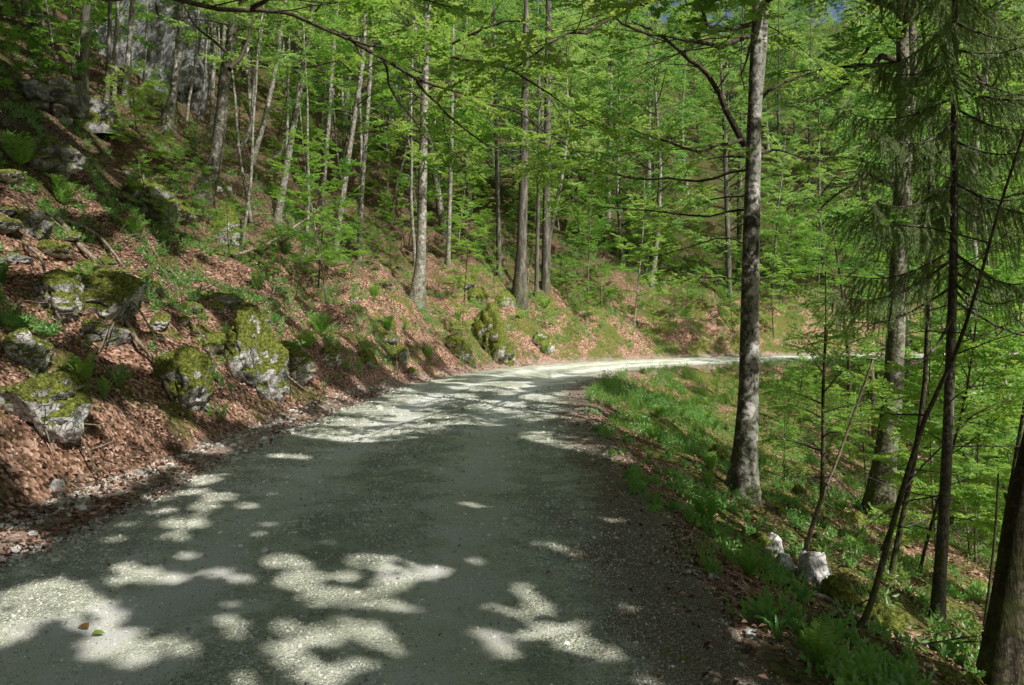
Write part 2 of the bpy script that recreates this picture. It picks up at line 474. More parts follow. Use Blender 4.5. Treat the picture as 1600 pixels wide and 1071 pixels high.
# ------------------------------------------------------------------ where the sun gets through the leaves
# (px, py of a sunlit spot on the ground, radius in metres); leaves whose shadow would fall there are not grown
_spots = [(75, 930, .24), (45, 930, .2), (110, 950, .24), (150, 965, .22), (185, 1000, .2), (215, 1025, .17), (150, 1015, .15),
          (195, 890, .13), (230, 898, .16), (270, 903, .13), (335, 895, .12), (375, 905, .10),
          (255, 800, .17), (290, 820, .24), (320, 795, .2), (275, 840, .15), (300, 770, .22), (340, 780, .22), (385, 792, .14), (250, 780, .15), (310, 752, .2),
          (440, 880, .17), (470, 910, .22), (510, 935, .22), (560, 880, .16), (600, 885, .2), (650, 893, .2), (680, 890, .13), (575, 940, .17), (610, 915, .17), (540, 905, .13), (610, 945, .12),
          (350, 975, .09), (375, 982, .07), (450, 985, .13), (500, 1000, .14), (540, 985, .15), (590, 1000, .13), (425, 1020, .09), (455, 1040, .14), (500, 1060, .16), (560, 1040, .1), (620, 1015, .09),
          (820, 930, .1), (840, 950, .12), (850, 985, .12), (885, 1005, .15), (925, 1020, .15), (900, 985, .09), (945, 1030, .1), (770, 995, .10), (800, 1000, .09), (745, 990, .08),
          (850, 855, .12), (885, 863, .12), (730, 787, .13), (750, 791, .1), (440, 712, .15), (470, 714, .12), (420, 820, .1), (470, 818, .08),
          (130, 730, .4), (180, 735, .3), (220, 700, .35), (260, 730, .25), (300, 690, .3), (60, 770, .2), (20, 850, .25), (100, 690, .3), (330, 700, .22), (240, 660, .3), (350, 640, .25), (300, 620, .3),
          (20, 960, .2), (5, 990, .2), (1283, 905, .35), (1215, 862, .28), (1330, 950, .25), (1400, 900, .4), (1440, 860, .4), (1000, 650, .45), (1030, 700, .35), (1060, 660, .4), (1090, 700, .3), (1010, 620, .5), (1060, 610, .5), (1185, 1000, .2), (1080, 800, .22), (960, 815, .13), (1130, 860, .2), (1340, 800, .4),
          (60, 390, .4), (100, 400, .4), (30, 370, .3), (200, 440, .3), (225, 480, .28), (255, 520, .3), (285, 560, .4), (300, 590, .3), (240, 560, .3), (180, 550, .25), (400, 470, .3), (405, 500, .3), (395, 530, .25), (310, 495, .3), (330, 510, .25),
          (370, 430, .3), (300, 390, .3), (340, 400, .25), (440, 615, .35), (420, 600, .25), (535, 620, .35), (560, 600, .3), (500, 600, .3), (620, 585, .45), (650, 575, .4), (690, 585, .4), (590, 560, .35), (480, 560, .3), (620, 520, .4), (560, 480, .4), (520, 460, .3),
          (760, 480, .8), (775, 520, .8), (790, 540, .6), (745, 470, .6), (700, 560, .5), (470, 650, .2), (520, 640, .25), (20, 640, .3), (60, 520, .25), (40, 600, .2), (140, 430, .25), (120, 480, .2), (380, 650, .25), (180, 660, .3), (60, 720, .25),
          (200, 190, .6), (240, 210, .7), (280, 230, .7), (320, 255, .6), (370, 285, .6), (410, 250, .7), (340, 320, .4), (715, 335, 1.2), (740, 348, 1.2), (690, 320, 1.0)]


def _spot_uv():
    U = []; rng = np.random.default_rng(4)
    for px, py, r in [q for q in _spots if q[1] > 740 and q[0] > 150]:      # small flecks round the big ones
        p, _ = ground_hit(px, py)
        for _ in range(1):
            a = rng.uniform(0, 6.28); k = r + rng.uniform(.08, .4); q = p + np.array([math.cos(a) * k, math.sin(a) * k, 0]); U.append((q @ E1, q @ E2, rng.uniform(.05, .10)))
    for px, py, r in _spots:
        p, _ = ground_hit(px, py); U.append((p @ E1, p @ E2, r * (1.5 if py < 770 and px < 480 else 1.25 if py < 700 else 1)))
    return np.array(U)


SPOT = _spot_uv()


SA0, SB0 = SPOT[:, 0].min() - 2.5, SPOT[:, 1].min() - 2.5
SPOTMAP = np.full((int((SPOT[:, 0].max() + 2.5 - SA0) / .03) + 1, int((SPOT[:, 1].max() + 2.5 - SB0) / .03) + 1), 9.0, np.float32)
for _A, _B, _r in SPOT:
    _k = int((_r * 1.3 + .1) / .03) + 1; _i, _j = int((_A - SA0) / .03), int((_B - SB0) / .03)
    _ii = np.arange(_i - _k, _i + _k + 1)[:, None]; _jj = np.arange(_j - _k, _j + _k + 1)[None]
    _q = (np.hypot(SA0 + (_ii + .5) * .03 - _A, SB0 + (_jj + .5) * .03 - _B) - .02) / (_r * .76)
    SPOTMAP[_ii, _jj] = np.minimum(SPOTMAP[_ii, _jj], _q)

# things the sun reaches in the photograph: (x, y, z, radius, share of gaps)
_lit = [(4.4, 7.5, z, 1.3, .9) for z in (1.6, 2.6, 3.6, 4.6)] + [(12.8, 20.9, z, 1.2, .8) for z in (-3, -1.5, 0, 1.5, 3)] + [(7.4, 14.7, z, .9, .6) for z in (-1.2, 0, 2, 4)] + [(3.5, 10.8, z, .7, .72) for z in (-.3, .6, 1.5, 2.4, 3.4, 4.5)] + \
       [(5.5, 9.5, -1.6, 1.2, .5), (7.5, 12.5, -2.2, 1.5, .5), (2.2, 12, 0, 1.0, .5), (2.0, 8.5, -.3, .7, .4), (4.5, 6.5, -1.3, .8, .5)]
_lit += [(*at(x, y, D), r, .85) for x, y, D, r in ((560, 50, 9, 1.1), (650, 90, 9.4, 1.2), (800, 100, 9, 1.3), (900, 50, 8.3, 1.2), (960, 130, 10, 1.2), (1080, 90, 10.6, 1.2), (750, 210, 10.4, 1.2), (1000, 230, 10.6, 1.2), (1090, 350, 11.6, 1.2), (900, 290, 12.4, 1.2), (1280, 130, 12.5, 1.3), (1500, 120, 15, 1.6))]
LIT = np.array([(np.array(q[:3]) @ E1, np.array(q[:3]) @ E2, np.array(q[:3]) @ S, q[3], q[4]) for q in _lit])


def sun_cull(P):
    """True where a leaf at P is kept"""
    a, b = P @ E1, P @ E2
    k = P[:, 2] / S[2]
    gx, gy = P[:, 0] - S[0] * k, P[:, 1] - S[1] * k
    keep = np.ones(len(P), bool)
    near = (gx > -5.2) & (gx < 3.4) & (gy > 1.5) & (gy < 13.0)
    i = np.clip(((a - SA0) / .03).astype(int), 0, SPOTMAP.shape[0] - 1); j = np.clip(((b - SB0) / .03).astype(int), 0, SPOTMAP.shape[1] - 1)
    dmin = SPOTMAP[i, j]
    wob = 0.5 * (fbm2(a / .11, b / .11, 2, 81) - .5)
    keep &= ~((dmin < 1.04 + wob) & (vn2(P[:, 0] * 977.1, P[:, 1] * 913.7, 5) > .04))
    dep = P @ S; gap = fbm2(a / .45, b / .45, 3, 85)
    for A, B, C, r, sh in LIT:
        keep &= ~((np.hypot(a - A, b - B) < r) & (dep > C + .8) & (gap > .5 + (.5 - sh) * .55))
    n = fbm2(a / 0.85, b / 0.85, 3, 82)
    hi = np.where(gy > 13, 0.51, 0.515)
    hi = np.where((gx > 3.4) & (gy < 14), 0.50, hi)
    hi = np.where((gx > 6) & (gy >= 14), 0.45, hi)
    hi = np.where((gx < -3.6) & (gy < 48), 0.605, hi); hi = np.where((gx >= -3.6) & (gx < 3.4) & (gy >= 13) & (gy < 34), 0.545, hi)
    keep &= ~((~near) & (n > hi))
    return keep


# ------------------------------------------------------------------ tree parts
def grow_limb(rng, p0, az, el, L, n=7, droop=0.25, wob=0.12):
    P = [np.array(p0, float)]; st = L / (n - 1)
    for i in range(n - 1):
        f = i / (n - 1)
        az += rng.normal(0, wob); el += rng.normal(0, wob * .6) - droop * (f - .3) * .55
        P.append(P[-1] + st * np.array([math.cos(az) * math.cos(el), math.sin(az) * math.cos(el), math.sin(el)]))
    return np.array(P)


def leaf_out(rng, limb, r0, tb, spr, side_len=0.42, spr_len=0.55, sec_gap=0.38, start=0.22, twigs=True, sec_el=0.0, spr_gap=.3):
    """secondary branches and leaf sprays along a limb"""
    seg = np.linalg.norm(np.diff(limb, axis=0), axis=1); s = np.concatenate([[0], np.cumsum(seg)]); L = s[-1]
    rad = np.interp(s, [0, L], [r0, max(r0 * .22, .004)])
    if twigs: tb.add(limb, rad, 6 if r0 > .03 else 5)
    else:
        kp = sun_cull(limb); j = 0                        # a limb in the way of a sun fleck ends short of it
        while j < len(kp) and (kp[j] or j < 1): j += 1
        if j > 1: tb.add(limb[:j], rad[:j], 5)
    t = start * L; side = 1 if rng.random() < .5 else -1
    ends = []
    while t < L * .99:
        p = np.array([np.interp(t, s, limb[:, k]) for k in range(3)])
        p2 = np.array([np.interp(min(t + .1, L), s, limb[:, k]) for k in range(3)])
        p1 = np.array([np.interp(max(t - .1, 0), s, limb[:, k]) for k in range(3)])
        T = unit(p2 - p1); az = math.atan2(T[1], T[0]) + side * rng.uniform(.55, 1.05); el = math.asin(np.clip(T[2], -1, 1)) * .5 + rng.normal(sec_el, .16)
        l2 = side_len * L * (1.05 - t / L * .75) * rng.uniform(.6, 1.15); l2 = min(max(l2, .3), 2.2)
        S2 = grow_limb(rng, p, az, el, l2, 5, .22, .14)
        if not twigs and not sun_cull(S2[1:]).all():
            side = -side; t += sec_gap * rng.uniform(.6, 1.4); ends.append(S2); continue
        tb.add(S2, np.linspace(max(r0 * .35 * (1 - .6 * t / L), .005), .003, 5), 4 if r0 > .03 else 3)
        ends.append(S2)
        side = -side; t += sec_gap * rng.uniform(.6, 1.4)
    ends.append(limb[-3:])
    for S2 in ends:
        sg = np.linalg.norm(np.diff(S2, axis=0), axis=1); ss = np.concatenate([[0], np.cumsum(sg)]); l2 = ss[-1]
        k = max(1, int(l2 / spr_gap)); sd = 1
        for j in range(k):
            tt = l2 * (0.25 + .75 * (j + rng.random() * .6) / k)
            q = np.array([np.interp(tt, ss, S2[:, c]) for c in range(3)]); T = unit(S2[-1] - S2[0])
            az = math.atan2(T[1], T[0]) + sd * rng.uniform(.4, .9); el = rng.normal(-.08, .18)
            spr.append((q, (math.cos(az) * math.cos(el), math.sin(az) * math.cos(el), math.sin(el)), spr_len * rng.uniform(.7, 1.2)))
            sd = -sd
        T = unit(S2[-1] - S2[-2]); spr.append((S2[-1] - T * .1, T, spr_len * rng.uniform(.7, 1.1)))


def spray_leaves(rng, spr, m, leaf, wr=.62, ang=.85, tilt=.35, hexa=False, cull=False, name='crown', mat=None, off=(0, 0, 0), tb=None, nup=None, curl=0.0, fan=0):
    if not spr: return None
    O = np.array([s[0] for s in spr]); D = unit(np.array([s[1] for s in spr], float)); Ls = np.array([s[2] for s in spr])
    n = len(O)
    up = np.array([0, 0, 1.0]) if nup is None else nup
    Nn = unit(up - D * (D @ up)[:, None] + rng.normal(0, .22, (n, 3)))
    if tb is not None:
        for i in range(n):
            tb.add(np.stack([O[i], O[i] + D[i] * Ls[i] * .5 - [0, 0, Ls[i] * .02], O[i] + D[i] * Ls[i] * .98 - [0, 0, .07 * Ls[i]]]), [.002, .0016, .001], 3)
    if fan:                                               # flat side twiglets, as beech twigs have
        Sd = np.cross(D, Nn); OO, DD, NN, LL_ = [O], [D], [Nn], [Ls]
        for j in range(fan):
            t = .08 + .78 * j / fan + rng.random(n) * .12; sd = 1.0 if j % 2 else -1.0
            OO.append(O + D * (t * Ls)[:, None]); a = rng.uniform(.65, 1.0, n) * sd
            DD.append(unit(D * np.cos(a)[:, None] + Sd * np.sin(a)[:, None] + rng.normal(0, .09, (n, 3)))); NN.append(unit(Nn + rng.normal(0, .15, (n, 3)))); LL_.append(Ls * (.72 - .38 * t) * rng.uniform(.7, 1.2, n))
        O, D, Nn, Ls = np.concatenate(OO), np.concatenate(DD), np.concatenate(NN), np.concatenate(LL_); n = len(O)
    k = np.arange(m)[None]; t = (k + rng.random((n, m)) * .8) / m
    side = np.where(k % 2 == 0, 1.0, -1.0) * np.ones((n, 1))
    Sd = np.cross(D, Nn)
    base = O[:, None] + D[:, None] * (t * Ls[:, None])[..., None] - np.array([0, 0, 1.0]) * (t ** 2 * .07 * Ls[:, None])[..., None]
    a = ang * (1 - .55 * t) + rng.normal(0, .22, (n, m))
    dr = D[:, None] * np.cos(a)[..., None] + Sd[:, None] * (side * np.sin(a))[..., None] + rng.normal(0, .14, (n, m, 3)) - np.array([0, 0, curl])
    nr = Nn[:, None] + rng.normal(0, tilt, (n, m, 3))
    ll = leaf * rng.uniform(.65, 1.15, (n, m)) * (1 - .25 * t)
    base, dr, nr, ll = base.reshape(-1, 3), unit(dr.reshape(-1, 3)), unit(nr.reshape(-1, 3)), ll.ravel()
    rnd = np.clip(np.repeat(rng.random(n), m) * .4 + rng.random(n * m) * .6, 0, 1)
    if cull:
        kp = sun_cull(base + dr * (ll * .5)[:, None])
        base, dr, nr, ll, rnd = base[kp], dr[kp], nr[kp], ll[kp], rnd[kp]
    V, Q = leafquads(base, dr, nr, ll, ll * wr, hexa=hexa)
    if hexa: rnd = np.tile(rnd[:, None], (1, 2)).ravel()
    return mk(name, V - np.asarray(off), Q=Q, mat=mat, fattr={'rnd': rnd})


def trunk_tube(tb, path, rad, sides=14, flare=0.5, seed=0, base_z=None, rough=.06):
    """trunk with root flare and bumpy outline"""
    P = np.asarray(path); n = len(P); th = np.arange(sides) * 2 * math.pi / sides
    h = P[:, 2] - (P[0, 2] if base_z is None else base_z)
    r = np.asarray(rad)[:, None] * np.ones((1, sides))
    if flare:
        lob = .55 + .45 * np.cos(th * 5 + seed * 1.7) * .8 + .3 * np.cos(th * 2 + seed)
        r = r * (1 + flare * np.exp(-np.maximum(h, 0) / (1.8 * rad[0] + .05))[:, None] * np.maximum(lob, 0)[None])
    q = np.stack([np.cos(th)[None] * 1.1 + 0 * h[:, None], np.sin(th)[None] * 1.1 + 0 * h[:, None], h[:, None] * 1.6 + 0 * th[None]], -1).reshape(-1, 3)
    r = r * (1 + rough * 2 * (fbm3(q + seed * 7.7, 3, 7) - .5)).reshape(n, sides)
    tb.add(P, r, sides)


def smooth_path(P, step=.3):
    return catmull(np.asarray(P, float), step)


def path_from_px(pts, D0, D1=None, total=14.0, rng=None, base=None):
    """trunk line: pixel points, first one the foot; carried on upwards to the full height"""
    D1 = D1 or D0
    W = [np.array(base) if base is not None else at(*pts[0], D0)]
    for i, (x, y) in enumerate(pts[1:]):
        W.append(at(x, y, D0 + (D1 - D0) * (i + 1) / max(len(pts) - 1, 1)))
    foot = W[0].copy()
    d = unit(W[-1] - W[max(-2, -len(W))])
    while W[-1][2] - foot[2] < total:
        d = unit(d * .85 + np.array([0, 0, .22]) + (rng.normal(0, .05, 3) if rng is not None else 0))
        W.append(W[-1] + d * 1.2)
    d0 = unit(W[1] - W[0]); W.insert(0, foot - d0 * .5)
    return smooth_path(W, .3), foot


def crown_on(rng, path, foot, h0, h1, n, Lmax, tb, spr, r_at, shape='beech', el0=.15, el1=.9, avoid=None, **kw):
    hz = path[:, 2] - foot[2]; az = rng.random() * 6.28
    for i in range(n):
        f = (i + rng.random()) / n; h = h0 + (h1 - h0) * f
        p = np.array([np.interp(h, hz, path[:, k]) for k in range(3)])
        az += 2.4 + rng.normal(0, .35)
        L = Lmax * ((.62 + .38 * math.sin(min(f * 1.5 + .35, 1.57) )) * (1 - f ** 3 * .75)) * rng.uniform(.7, 1.1)
        el = el0 + (el1 - el0) * f + rng.normal(0, .12)
        limb = grow_limb(rng, p, az, el, L, 7, .28, .12)
        r0 = min((.016 if kw.get('twigs', True) else .007) * L + .006, r_at(h) * .55)
        leaf_out(rng, limb, r0, tb, spr, **kw)


def dead_twigs(rng, path, foot, h0, h1, n, tb, Lm=.9):
    hz = path[:, 2] - foot[2]
    for i in range(n):
        h = rng.uniform(h0, h1); p = np.array([np.interp(h, hz, path[:, k]) for k in range(3)])
        L = Lm * rng.uniform(.3, 1.2)
        tb.add(grow_limb(rng, p, rng.uniform(0, 6.28), rng.normal(.05, .3), L, 5, .3, .22), np.linspace(.004 + .004 * L, .0015, 5), 4)


def spruce_parts(rng, path, foot, h0, h1, n, Lmax, tb, spr, dead_below=0.0, el=-.12, twig_gap=.16, hang=.5, jit=.08, lmin=.25):
    hz = path[:, 2] - foot[2]; az = rng.random() * 6.28
    for i in range(n):
        f = i / n; h = h0 + (h1 - h0) * f + rng.normal(0, jit)
        p = np.array([np.interp(h, hz, path[:, k]) for k in range(3)])
        az += 2.4 + rng.normal(0, .4)
        L = max(Lmax * (1 - f) ** .75 * rng.uniform(.7, 1.15), lmin)
        e = el + .5 * f + rng.normal(0, .08)
        limb = grow_limb(rng, p, az, e, L, 7, .02, .06)
        limb[:, 2] -= .10 * L * np.sin(np.linspace(0, math.pi, 7)) * 1.0
        limb[:, 2] += .12 * L * np.linspace(0, 1, 7) ** 3
        tb.add(limb, np.linspace(.007 + .0075 * L, .0025, 7), 5)
        if h < dead_below: continue
        s = np.linspace(0, 1, 7); t = .12
        while t < 1.0:
            q = np.array([np.interp(t, s, limb[:, k]) for k in range(3)]); T = unit(limb[-1] - limb[0])
            for sd in (-1, 1):
                a = math.atan2(T[1], T[0]) + sd * rng.uniform(.6, 1.2); dz = -hang * rng.uniform(.5, 1.6)
                l = min(.55, .16 + .42 * L * (1 - .6 * t)) * rng.uniform(.6, 1.2)
                spr.append((q, (math.cos(a), math.sin(a), dz), l))
            if hang > .8: spr.append((q, (math.cos(a) * .25, math.sin(a) * .25, -1.0), l * .9))
            t += twig_gap / max(L, .3) * rng.uniform(.7, 1.3)
        spr.append((limb[-2], limb[-1] - limb[-2], .35))


def finish_tree(name, label, cat, foot, tb_t, tb_b, crown_me, bark, group=None, twig_mat=None, parent=None):
    e = parent or empty(name, foot, label, cat, group)
    n1 = sum(len(q) for q in tb_t.Q); V, Q = list(tb_t.V), list(tb_t.Q)
    if tb_b is not None and tb_b.V: V += tb_b.V; Q += [q + tb_t.n for q in tb_b.Q]
    obj('trunk', mk('trunk', np.concatenate(V) - np.asarray(foot), Q=np.concatenate(Q), mat=bark, mat2=twig_mat or bark, nfirst=n1, smooth=True), e)
    if crown_me is not None: obj('crown', crown_me, e)
    return e


def copy_tree(root, loc, rotz, scale, label, group):
    c = root.copy(); COL.objects.link(c); c.location = loc; c.rotation_euler = (0, 0, rotz)
    c.scale = scale if hasattr(scale, '__len__') else (scale,) * 3
    c['label'] = label; c['group'] = group
    for ch in root.children:
        k = ch.copy(); COL.objects.link(k); k.parent = c
    return c
import bmesh
_ico = {}


def ico(sub):
    if sub not in _ico:
        b = bmesh.new(); bmesh.ops.create_icosphere(b, subdivisions=sub, radius=1.0)
        _ico[sub] = (np.array([v.co[:] for v in b.verts]), np.array([[v.index for v in f.verts] for f in b.faces])); b.free()
    return _ico[sub]


def rock_geo(rng, size, sub=5, facets=10, rough=.18, cut=(.55, .9)):
    V, T = ico(sub); V = V.copy(); seed = int(rng.integers(1000))
    V *= (1 + .5 * (fbm3(V * 1.1 + seed * 3.1, 3, seed) - .5))[:, None]
    for _ in range(facets):
        n = unit(rng.normal(0, 1, 3)); c = rng.uniform(*cut)
        k = V @ n - c; V -= np.maximum(k, 0)[:, None] * n * .92
    nn = unit(V)
    V += nn * (rough * .55 * (fbm3(V * np.array([1.3, 1.3, 6.5]) + seed * 1.3, 3, seed + 5) - .5))[:, None]      # bedding ledges
    V += nn * (rough * (fbm3(V * 2.6 + seed, 4, seed + 3, .55) - .5) * 1.6)[:, None]
    rid = 1 - np.abs(2 * fbm3(V * 2.0 + seed + 50, 3, seed + 9) - 1)
    V -= nn * (rough * .8 * sstep(.86, .98, rid))[:, None]
    return V * np.asarray(size)[None], T


def rock_mat(name, moss, white=1.0):
    t = NT(name); p = t.pos()
    a = t.noise(p, 3.5, 7, .68); b = t.noise(p, 16, 6, .7)
    c = t.ramp(t.math('ADD', t.math('MULTIPLY', a, .6), t.math('MULTIPLY', b, .4)), [(.34, (.03, .031, .024)), (.42, (.14, .142, .12)), (.48, (.33 * white, .33 * white, .31 * white)), (.60, (.74 * white, .70 * white, .67 * white))])
    crk = t.n('ShaderNodeTexVoronoi', feature='DISTANCE_TO_EDGE', ins={'Vector': t.n('ShaderNodeMapping', ins={'Vector': t.mix(.25, p, t.n('ShaderNodeTexNoise', ins={'Vector': p, 'Scale': 2.0}).outputs['Color']), 'Scale': (2.6, 2.6, 3.6)}).outputs[0]}).outputs['Distance']
    c = t.mix(t.ramp(crk, [(0, .8 if moss > .5 else .25), (.05, 0.0)]), c, (.03, .03, .025))
    nz = t.n('ShaderNodeSeparateXYZ', ins={'Vector': t.n('ShaderNodeNewGeometry').outputs['Normal']}).outputs['Z']
    mk_ = t.math('ADD', t.math('MULTIPLY', nz, .42), t.math('MULTIPLY', t.noise(p, 2.2, 6, .68), 1.0))
    mcol = t.ramp(t.noise(p, 22, 6, .75), [(.3, (.03, .045, .010)), (.46, (.075, .092, .018)), (.58, (.19, .21, .04)), (.75, (.36, .37, .10))])
    fac = t.ramp(mk_, [(1.06 - .5 * moss, 0.0), (1.13 - .5 * moss, 1.0)])
    c = t.mix(fac, c, mcol)
    h = t.math('ADD', t.math('ADD', t.math('MULTIPLY', b, .5), t.math('MULTIPLY', t.noise(p, 60, 4, .7), .35)), t.math('MULTIPLY', t.ramp(crk, [(0, 0.0), (.06, 1.0)]), .3))
    return t.principled(c, .93, t.bump(t.math('ADD', h, t.math('MULTIPLY', t.math('MULTIPLY', fac, t.noise(p, 9, 3, .6)), 1.6)), .9, .045), .15, 1.3)


ROCKS = []


def boulder(rng, px, py, w, h, label, mat, name='boulder', cat='boulder', depth=None, sink=.3, sub=5, facets=10, rough=.18, group=None, cut=(.55, .9), rz=None):
    """px,py: middle of the foot, w,h: size in the 1600 px frame"""
    p, D = ground_hit(px, py)
    W, Hh = w * D / F, h * D / F
    sz = np.array([W * .55, (depth or 1.1) * W * .55, Hh * .70])
    V, T = rock_geo(rng, sz, sub, facets, rough, cut)
    a = rng.uniform(-.4, .4) if rz is None else rz; ca, sa = math.cos(a), math.sin(a)
    V = np.stack([V[:, 0] * ca - V[:, 1] * sa, V[:, 0] * sa + V[:, 1] * ca, V[:, 2] + Hh * .12], 1)
    ROCKS.append((p[0], p[1], W * .5))
    o = obj(name, mk(name, V, T=T, mat=mat, smooth=True), None, (p[0], p[1] + sz[1] * .45, p[2] - .02))
    return tag(o, label, cat, group)


def fern_geo(rng, n, L, hart=False):
    """a rosette of n fronds; local coordinates"""
    B, D, N, LL, WW = [], [], [], [], []
    tb = Tubes()
    for i in range(n):
        az = 6.283 * i / n + rng.normal(0, .3); l = L * rng.uniform(.7, 1.1); el = rng.uniform(.7, 1.15)
        P = grow_limb(rng, (0, 0, 0), az, el, l, 9, .95, .05)
        tb.add(P, np.linspace(.004, .0012, 9), 3)
        m = 26 if not hart else 0
        s = np.linspace(0, 1, 9)
        for k in range(m):
            t = .14 + .86 * (k // 2) / (m / 2); t = min(t, .99)
            q = np.array([np.interp(t, s, P[:, c]) for c in range(3)]); q2 = np.array([np.interp(min(t + .08, 1), s, P[:, c]) for c in range(3)])
            T = unit(q2 - q + 1e-6); Sd = unit(np.cross(T, [0, 0, 1.0])) * (1 if k % 2 else -1); Nn = np.cross(Sd, T) * (1 if k % 2 else -1)
            B.append(q); D.append(unit(Sd + T * .45 + rng.normal(0, .06, 3))); N.append(unit(Nn + rng.normal(0, .15, 3)))
            pl = l * .30 * math.sin(math.pi * min(t * .80 + .17, 1)) ** .8 + .01
            LL.append(pl); WW.append(min(pl * .34, .035))
        if hart:
            for k in range(8):
                t = k / 8.0
                q = P[k]; T = unit(P[k + 1] - P[k]); Sd = unit(np.cross(T, [0, 0, 1.0])); Nn = np.cross(Sd, T)
                B.append(q - T * .0); D.append(T); N.append(Nn); LL.append(np.linalg.norm(P[k + 1] - P[k]) * 1.9); WW.append(l * .15 * math.sin(math.pi * (.2 + .72 * t)))
    V, Q = leafquads(np.array(B), np.array(D), np.array(N), np.array(LL), np.array(WW), .12)
    tv, tq = np.concatenate(tb.V), np.concatenate(tb.Q)
    rnd = np.concatenate([rng.random(len(Q)) * .5 + .3, np.full(len(tq), .3)])
    return np.concatenate([V, tv]), np.concatenate([Q, tq + len(V)]), rnd


def log_on_ground(rng, pts, w0, w1, label, mat, name='fallen_branch', cat='branch', lifts=None, twigs=4, group=None):
    W = []
    for i, (x, y) in enumerate(pts):
        p, D = ground_hit(x, y)
        W.append(p + np.array([0, 0, (lifts[i] if lifts else .02)]))
    return branch_world(rng, np.array(W), w0, w1, label, mat, name, cat, twigs, group)


def branch_world(rng, W, w0, w1, label, mat, name='fallen_branch', cat='branch', twigs=4, group=None):
    P = smooth_path(W, .12); n = len(P)
    P = P + (np.stack([fbm2(np.arange(n) * .35, np.full(n, 3.3 + k * 7), 2, int(rng.integers(99))) for k in range(3)], 1) - .5) * .06
    tb = Tubes(); tb.add(P, np.linspace(w0, w1, n) * (1 + .25 * (rng.random(n) - .5)), 8)
    for k in range(twigs):
        i = int(rng.integers(n // 4, n - 2)); T = unit(P[i + 1] - P[i]); az = math.atan2(T[1], T[0]) + rng.choice([-1, 1]) * rng.uniform(.5, 1.1)
        tb.add(grow_limb(rng, P[i], az, rng.uniform(0, .6), rng.uniform(.2, .7), 5, .2, .2), np.linspace(w1 * .7 + .002, .002, 5), 5)
    o = obj(name, tb.mesh(name, mat, P[0]), None, P[0])
    return tag(o, label, cat, group)
# ================================================================== the scene
build_ground(); build_road()

# ---- materials
M_beech_leaf = leaf_mat('beech_leaf', [(.028, .075, .014), (.072, .165, .028), (.18, .29, .05)], [(.11, .30, .03), (.29, .54, .07), (.54, .70, .13)], .46, gain=1.9)
M_far_leaf = leaf_mat('far_beech_leaf', [(.026, .07, .026), (.088, .185, .048), (.235, .35, .10)], [(.10, .27, .05), (.30, .55, .10), (.50, .64, .18)], .43, gain=2.0)
M_needle = leaf_mat('spruce_needle', [(.09, .13, .045), (.14, .20, .07), (.24, .30, .12)], [(.17, .26, .07), (.25, .36, .11), (.36, .46, .17)], .4, gain=1.3)
M_needle_b = leaf_mat('dark_spruce_needle', [(.03, .07, .048), (.05, .10, .065), (.09, .14, .085)], [(.07, .14, .07), (.1, .19, .1), (.16, .23, .12)], .3, gain=1.3)
M_herb = leaf_mat('herb_leaf', [(.04, .11, .026), (.075, .165, .04), (.14, .23, .065)], [(.12, .30, .04), (.2, .40, .06), (.34, .52, .1)], .42, .05, gain=1.7)
M_fern = leaf_mat('fern_frond', [(.045, .11, .016), (.09, .175, .03), (.16, .24, .05)], [(.14, .32, .04), (.24, .44, .06), (.38, .53, .09)], .42, .04, gain=1.6)
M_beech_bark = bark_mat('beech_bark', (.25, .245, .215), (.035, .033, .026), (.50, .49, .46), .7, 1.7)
M_pale_bark = bark_mat('pale_bark', (.21, .20, .17), (.06, .055, .042), (.42, .41, .37), .6, 3.0)
M_moss_bark = bark_mat('mossy_grey_bark', (.17, .165, .125), (.04, .038, .026), (.33, .32, .27), .9, 2.6)
M_dark_beech = bark_mat('dark_beech_bark', (.11, .105, .085), (.03, .028, .02), (.22, .21, .18), .8, 2.6)
M_dark_bark = bark_mat('dark_bark', (.075, .06, .045), (.022, .018, .014), (.14, .12, .095), .8, 3.0, True)
M_spruce_bark = bark_mat('spruce_bark', (.11, .10, .085), (.035, .031, .026), (.22, .205, .18), .6, 3.4, True)
M_twig = bark_mat('twig_bark', (.075, .062, .045), (.03, .025, .018), (.13, .115, .09), .0, 6.0)
M_dead = bark_mat('dead_wood', (.24, .19, .14), (.07, .055, .04), (.42, .36, .29), .25, 5.0, True)
M_rock = rock_mat('mossy_limestone', 1.1)
M_rock_bare = rock_mat('bare_limestone', .25, 1.25)
M_rock_moss = rock_mat('thick_moss_rock', 1.35)
M_rock_dark = rock_mat('dark_mossy_limestone', .95, .6)


def limb_px(rng, pts, r0, tb, spr, **kw):
    P = smooth_path(np.array([at(*q) for q in pts]), .22)
    n = len(P); P = P + (np.stack([fbm2(np.arange(n) * .4, np.full(n, 5 + k * 9.), 2, int(rng.integers(999))) for k in range(3)], 1) - .5) * .16
    leaf_out(rng, P, r0, tb, spr, **kw)


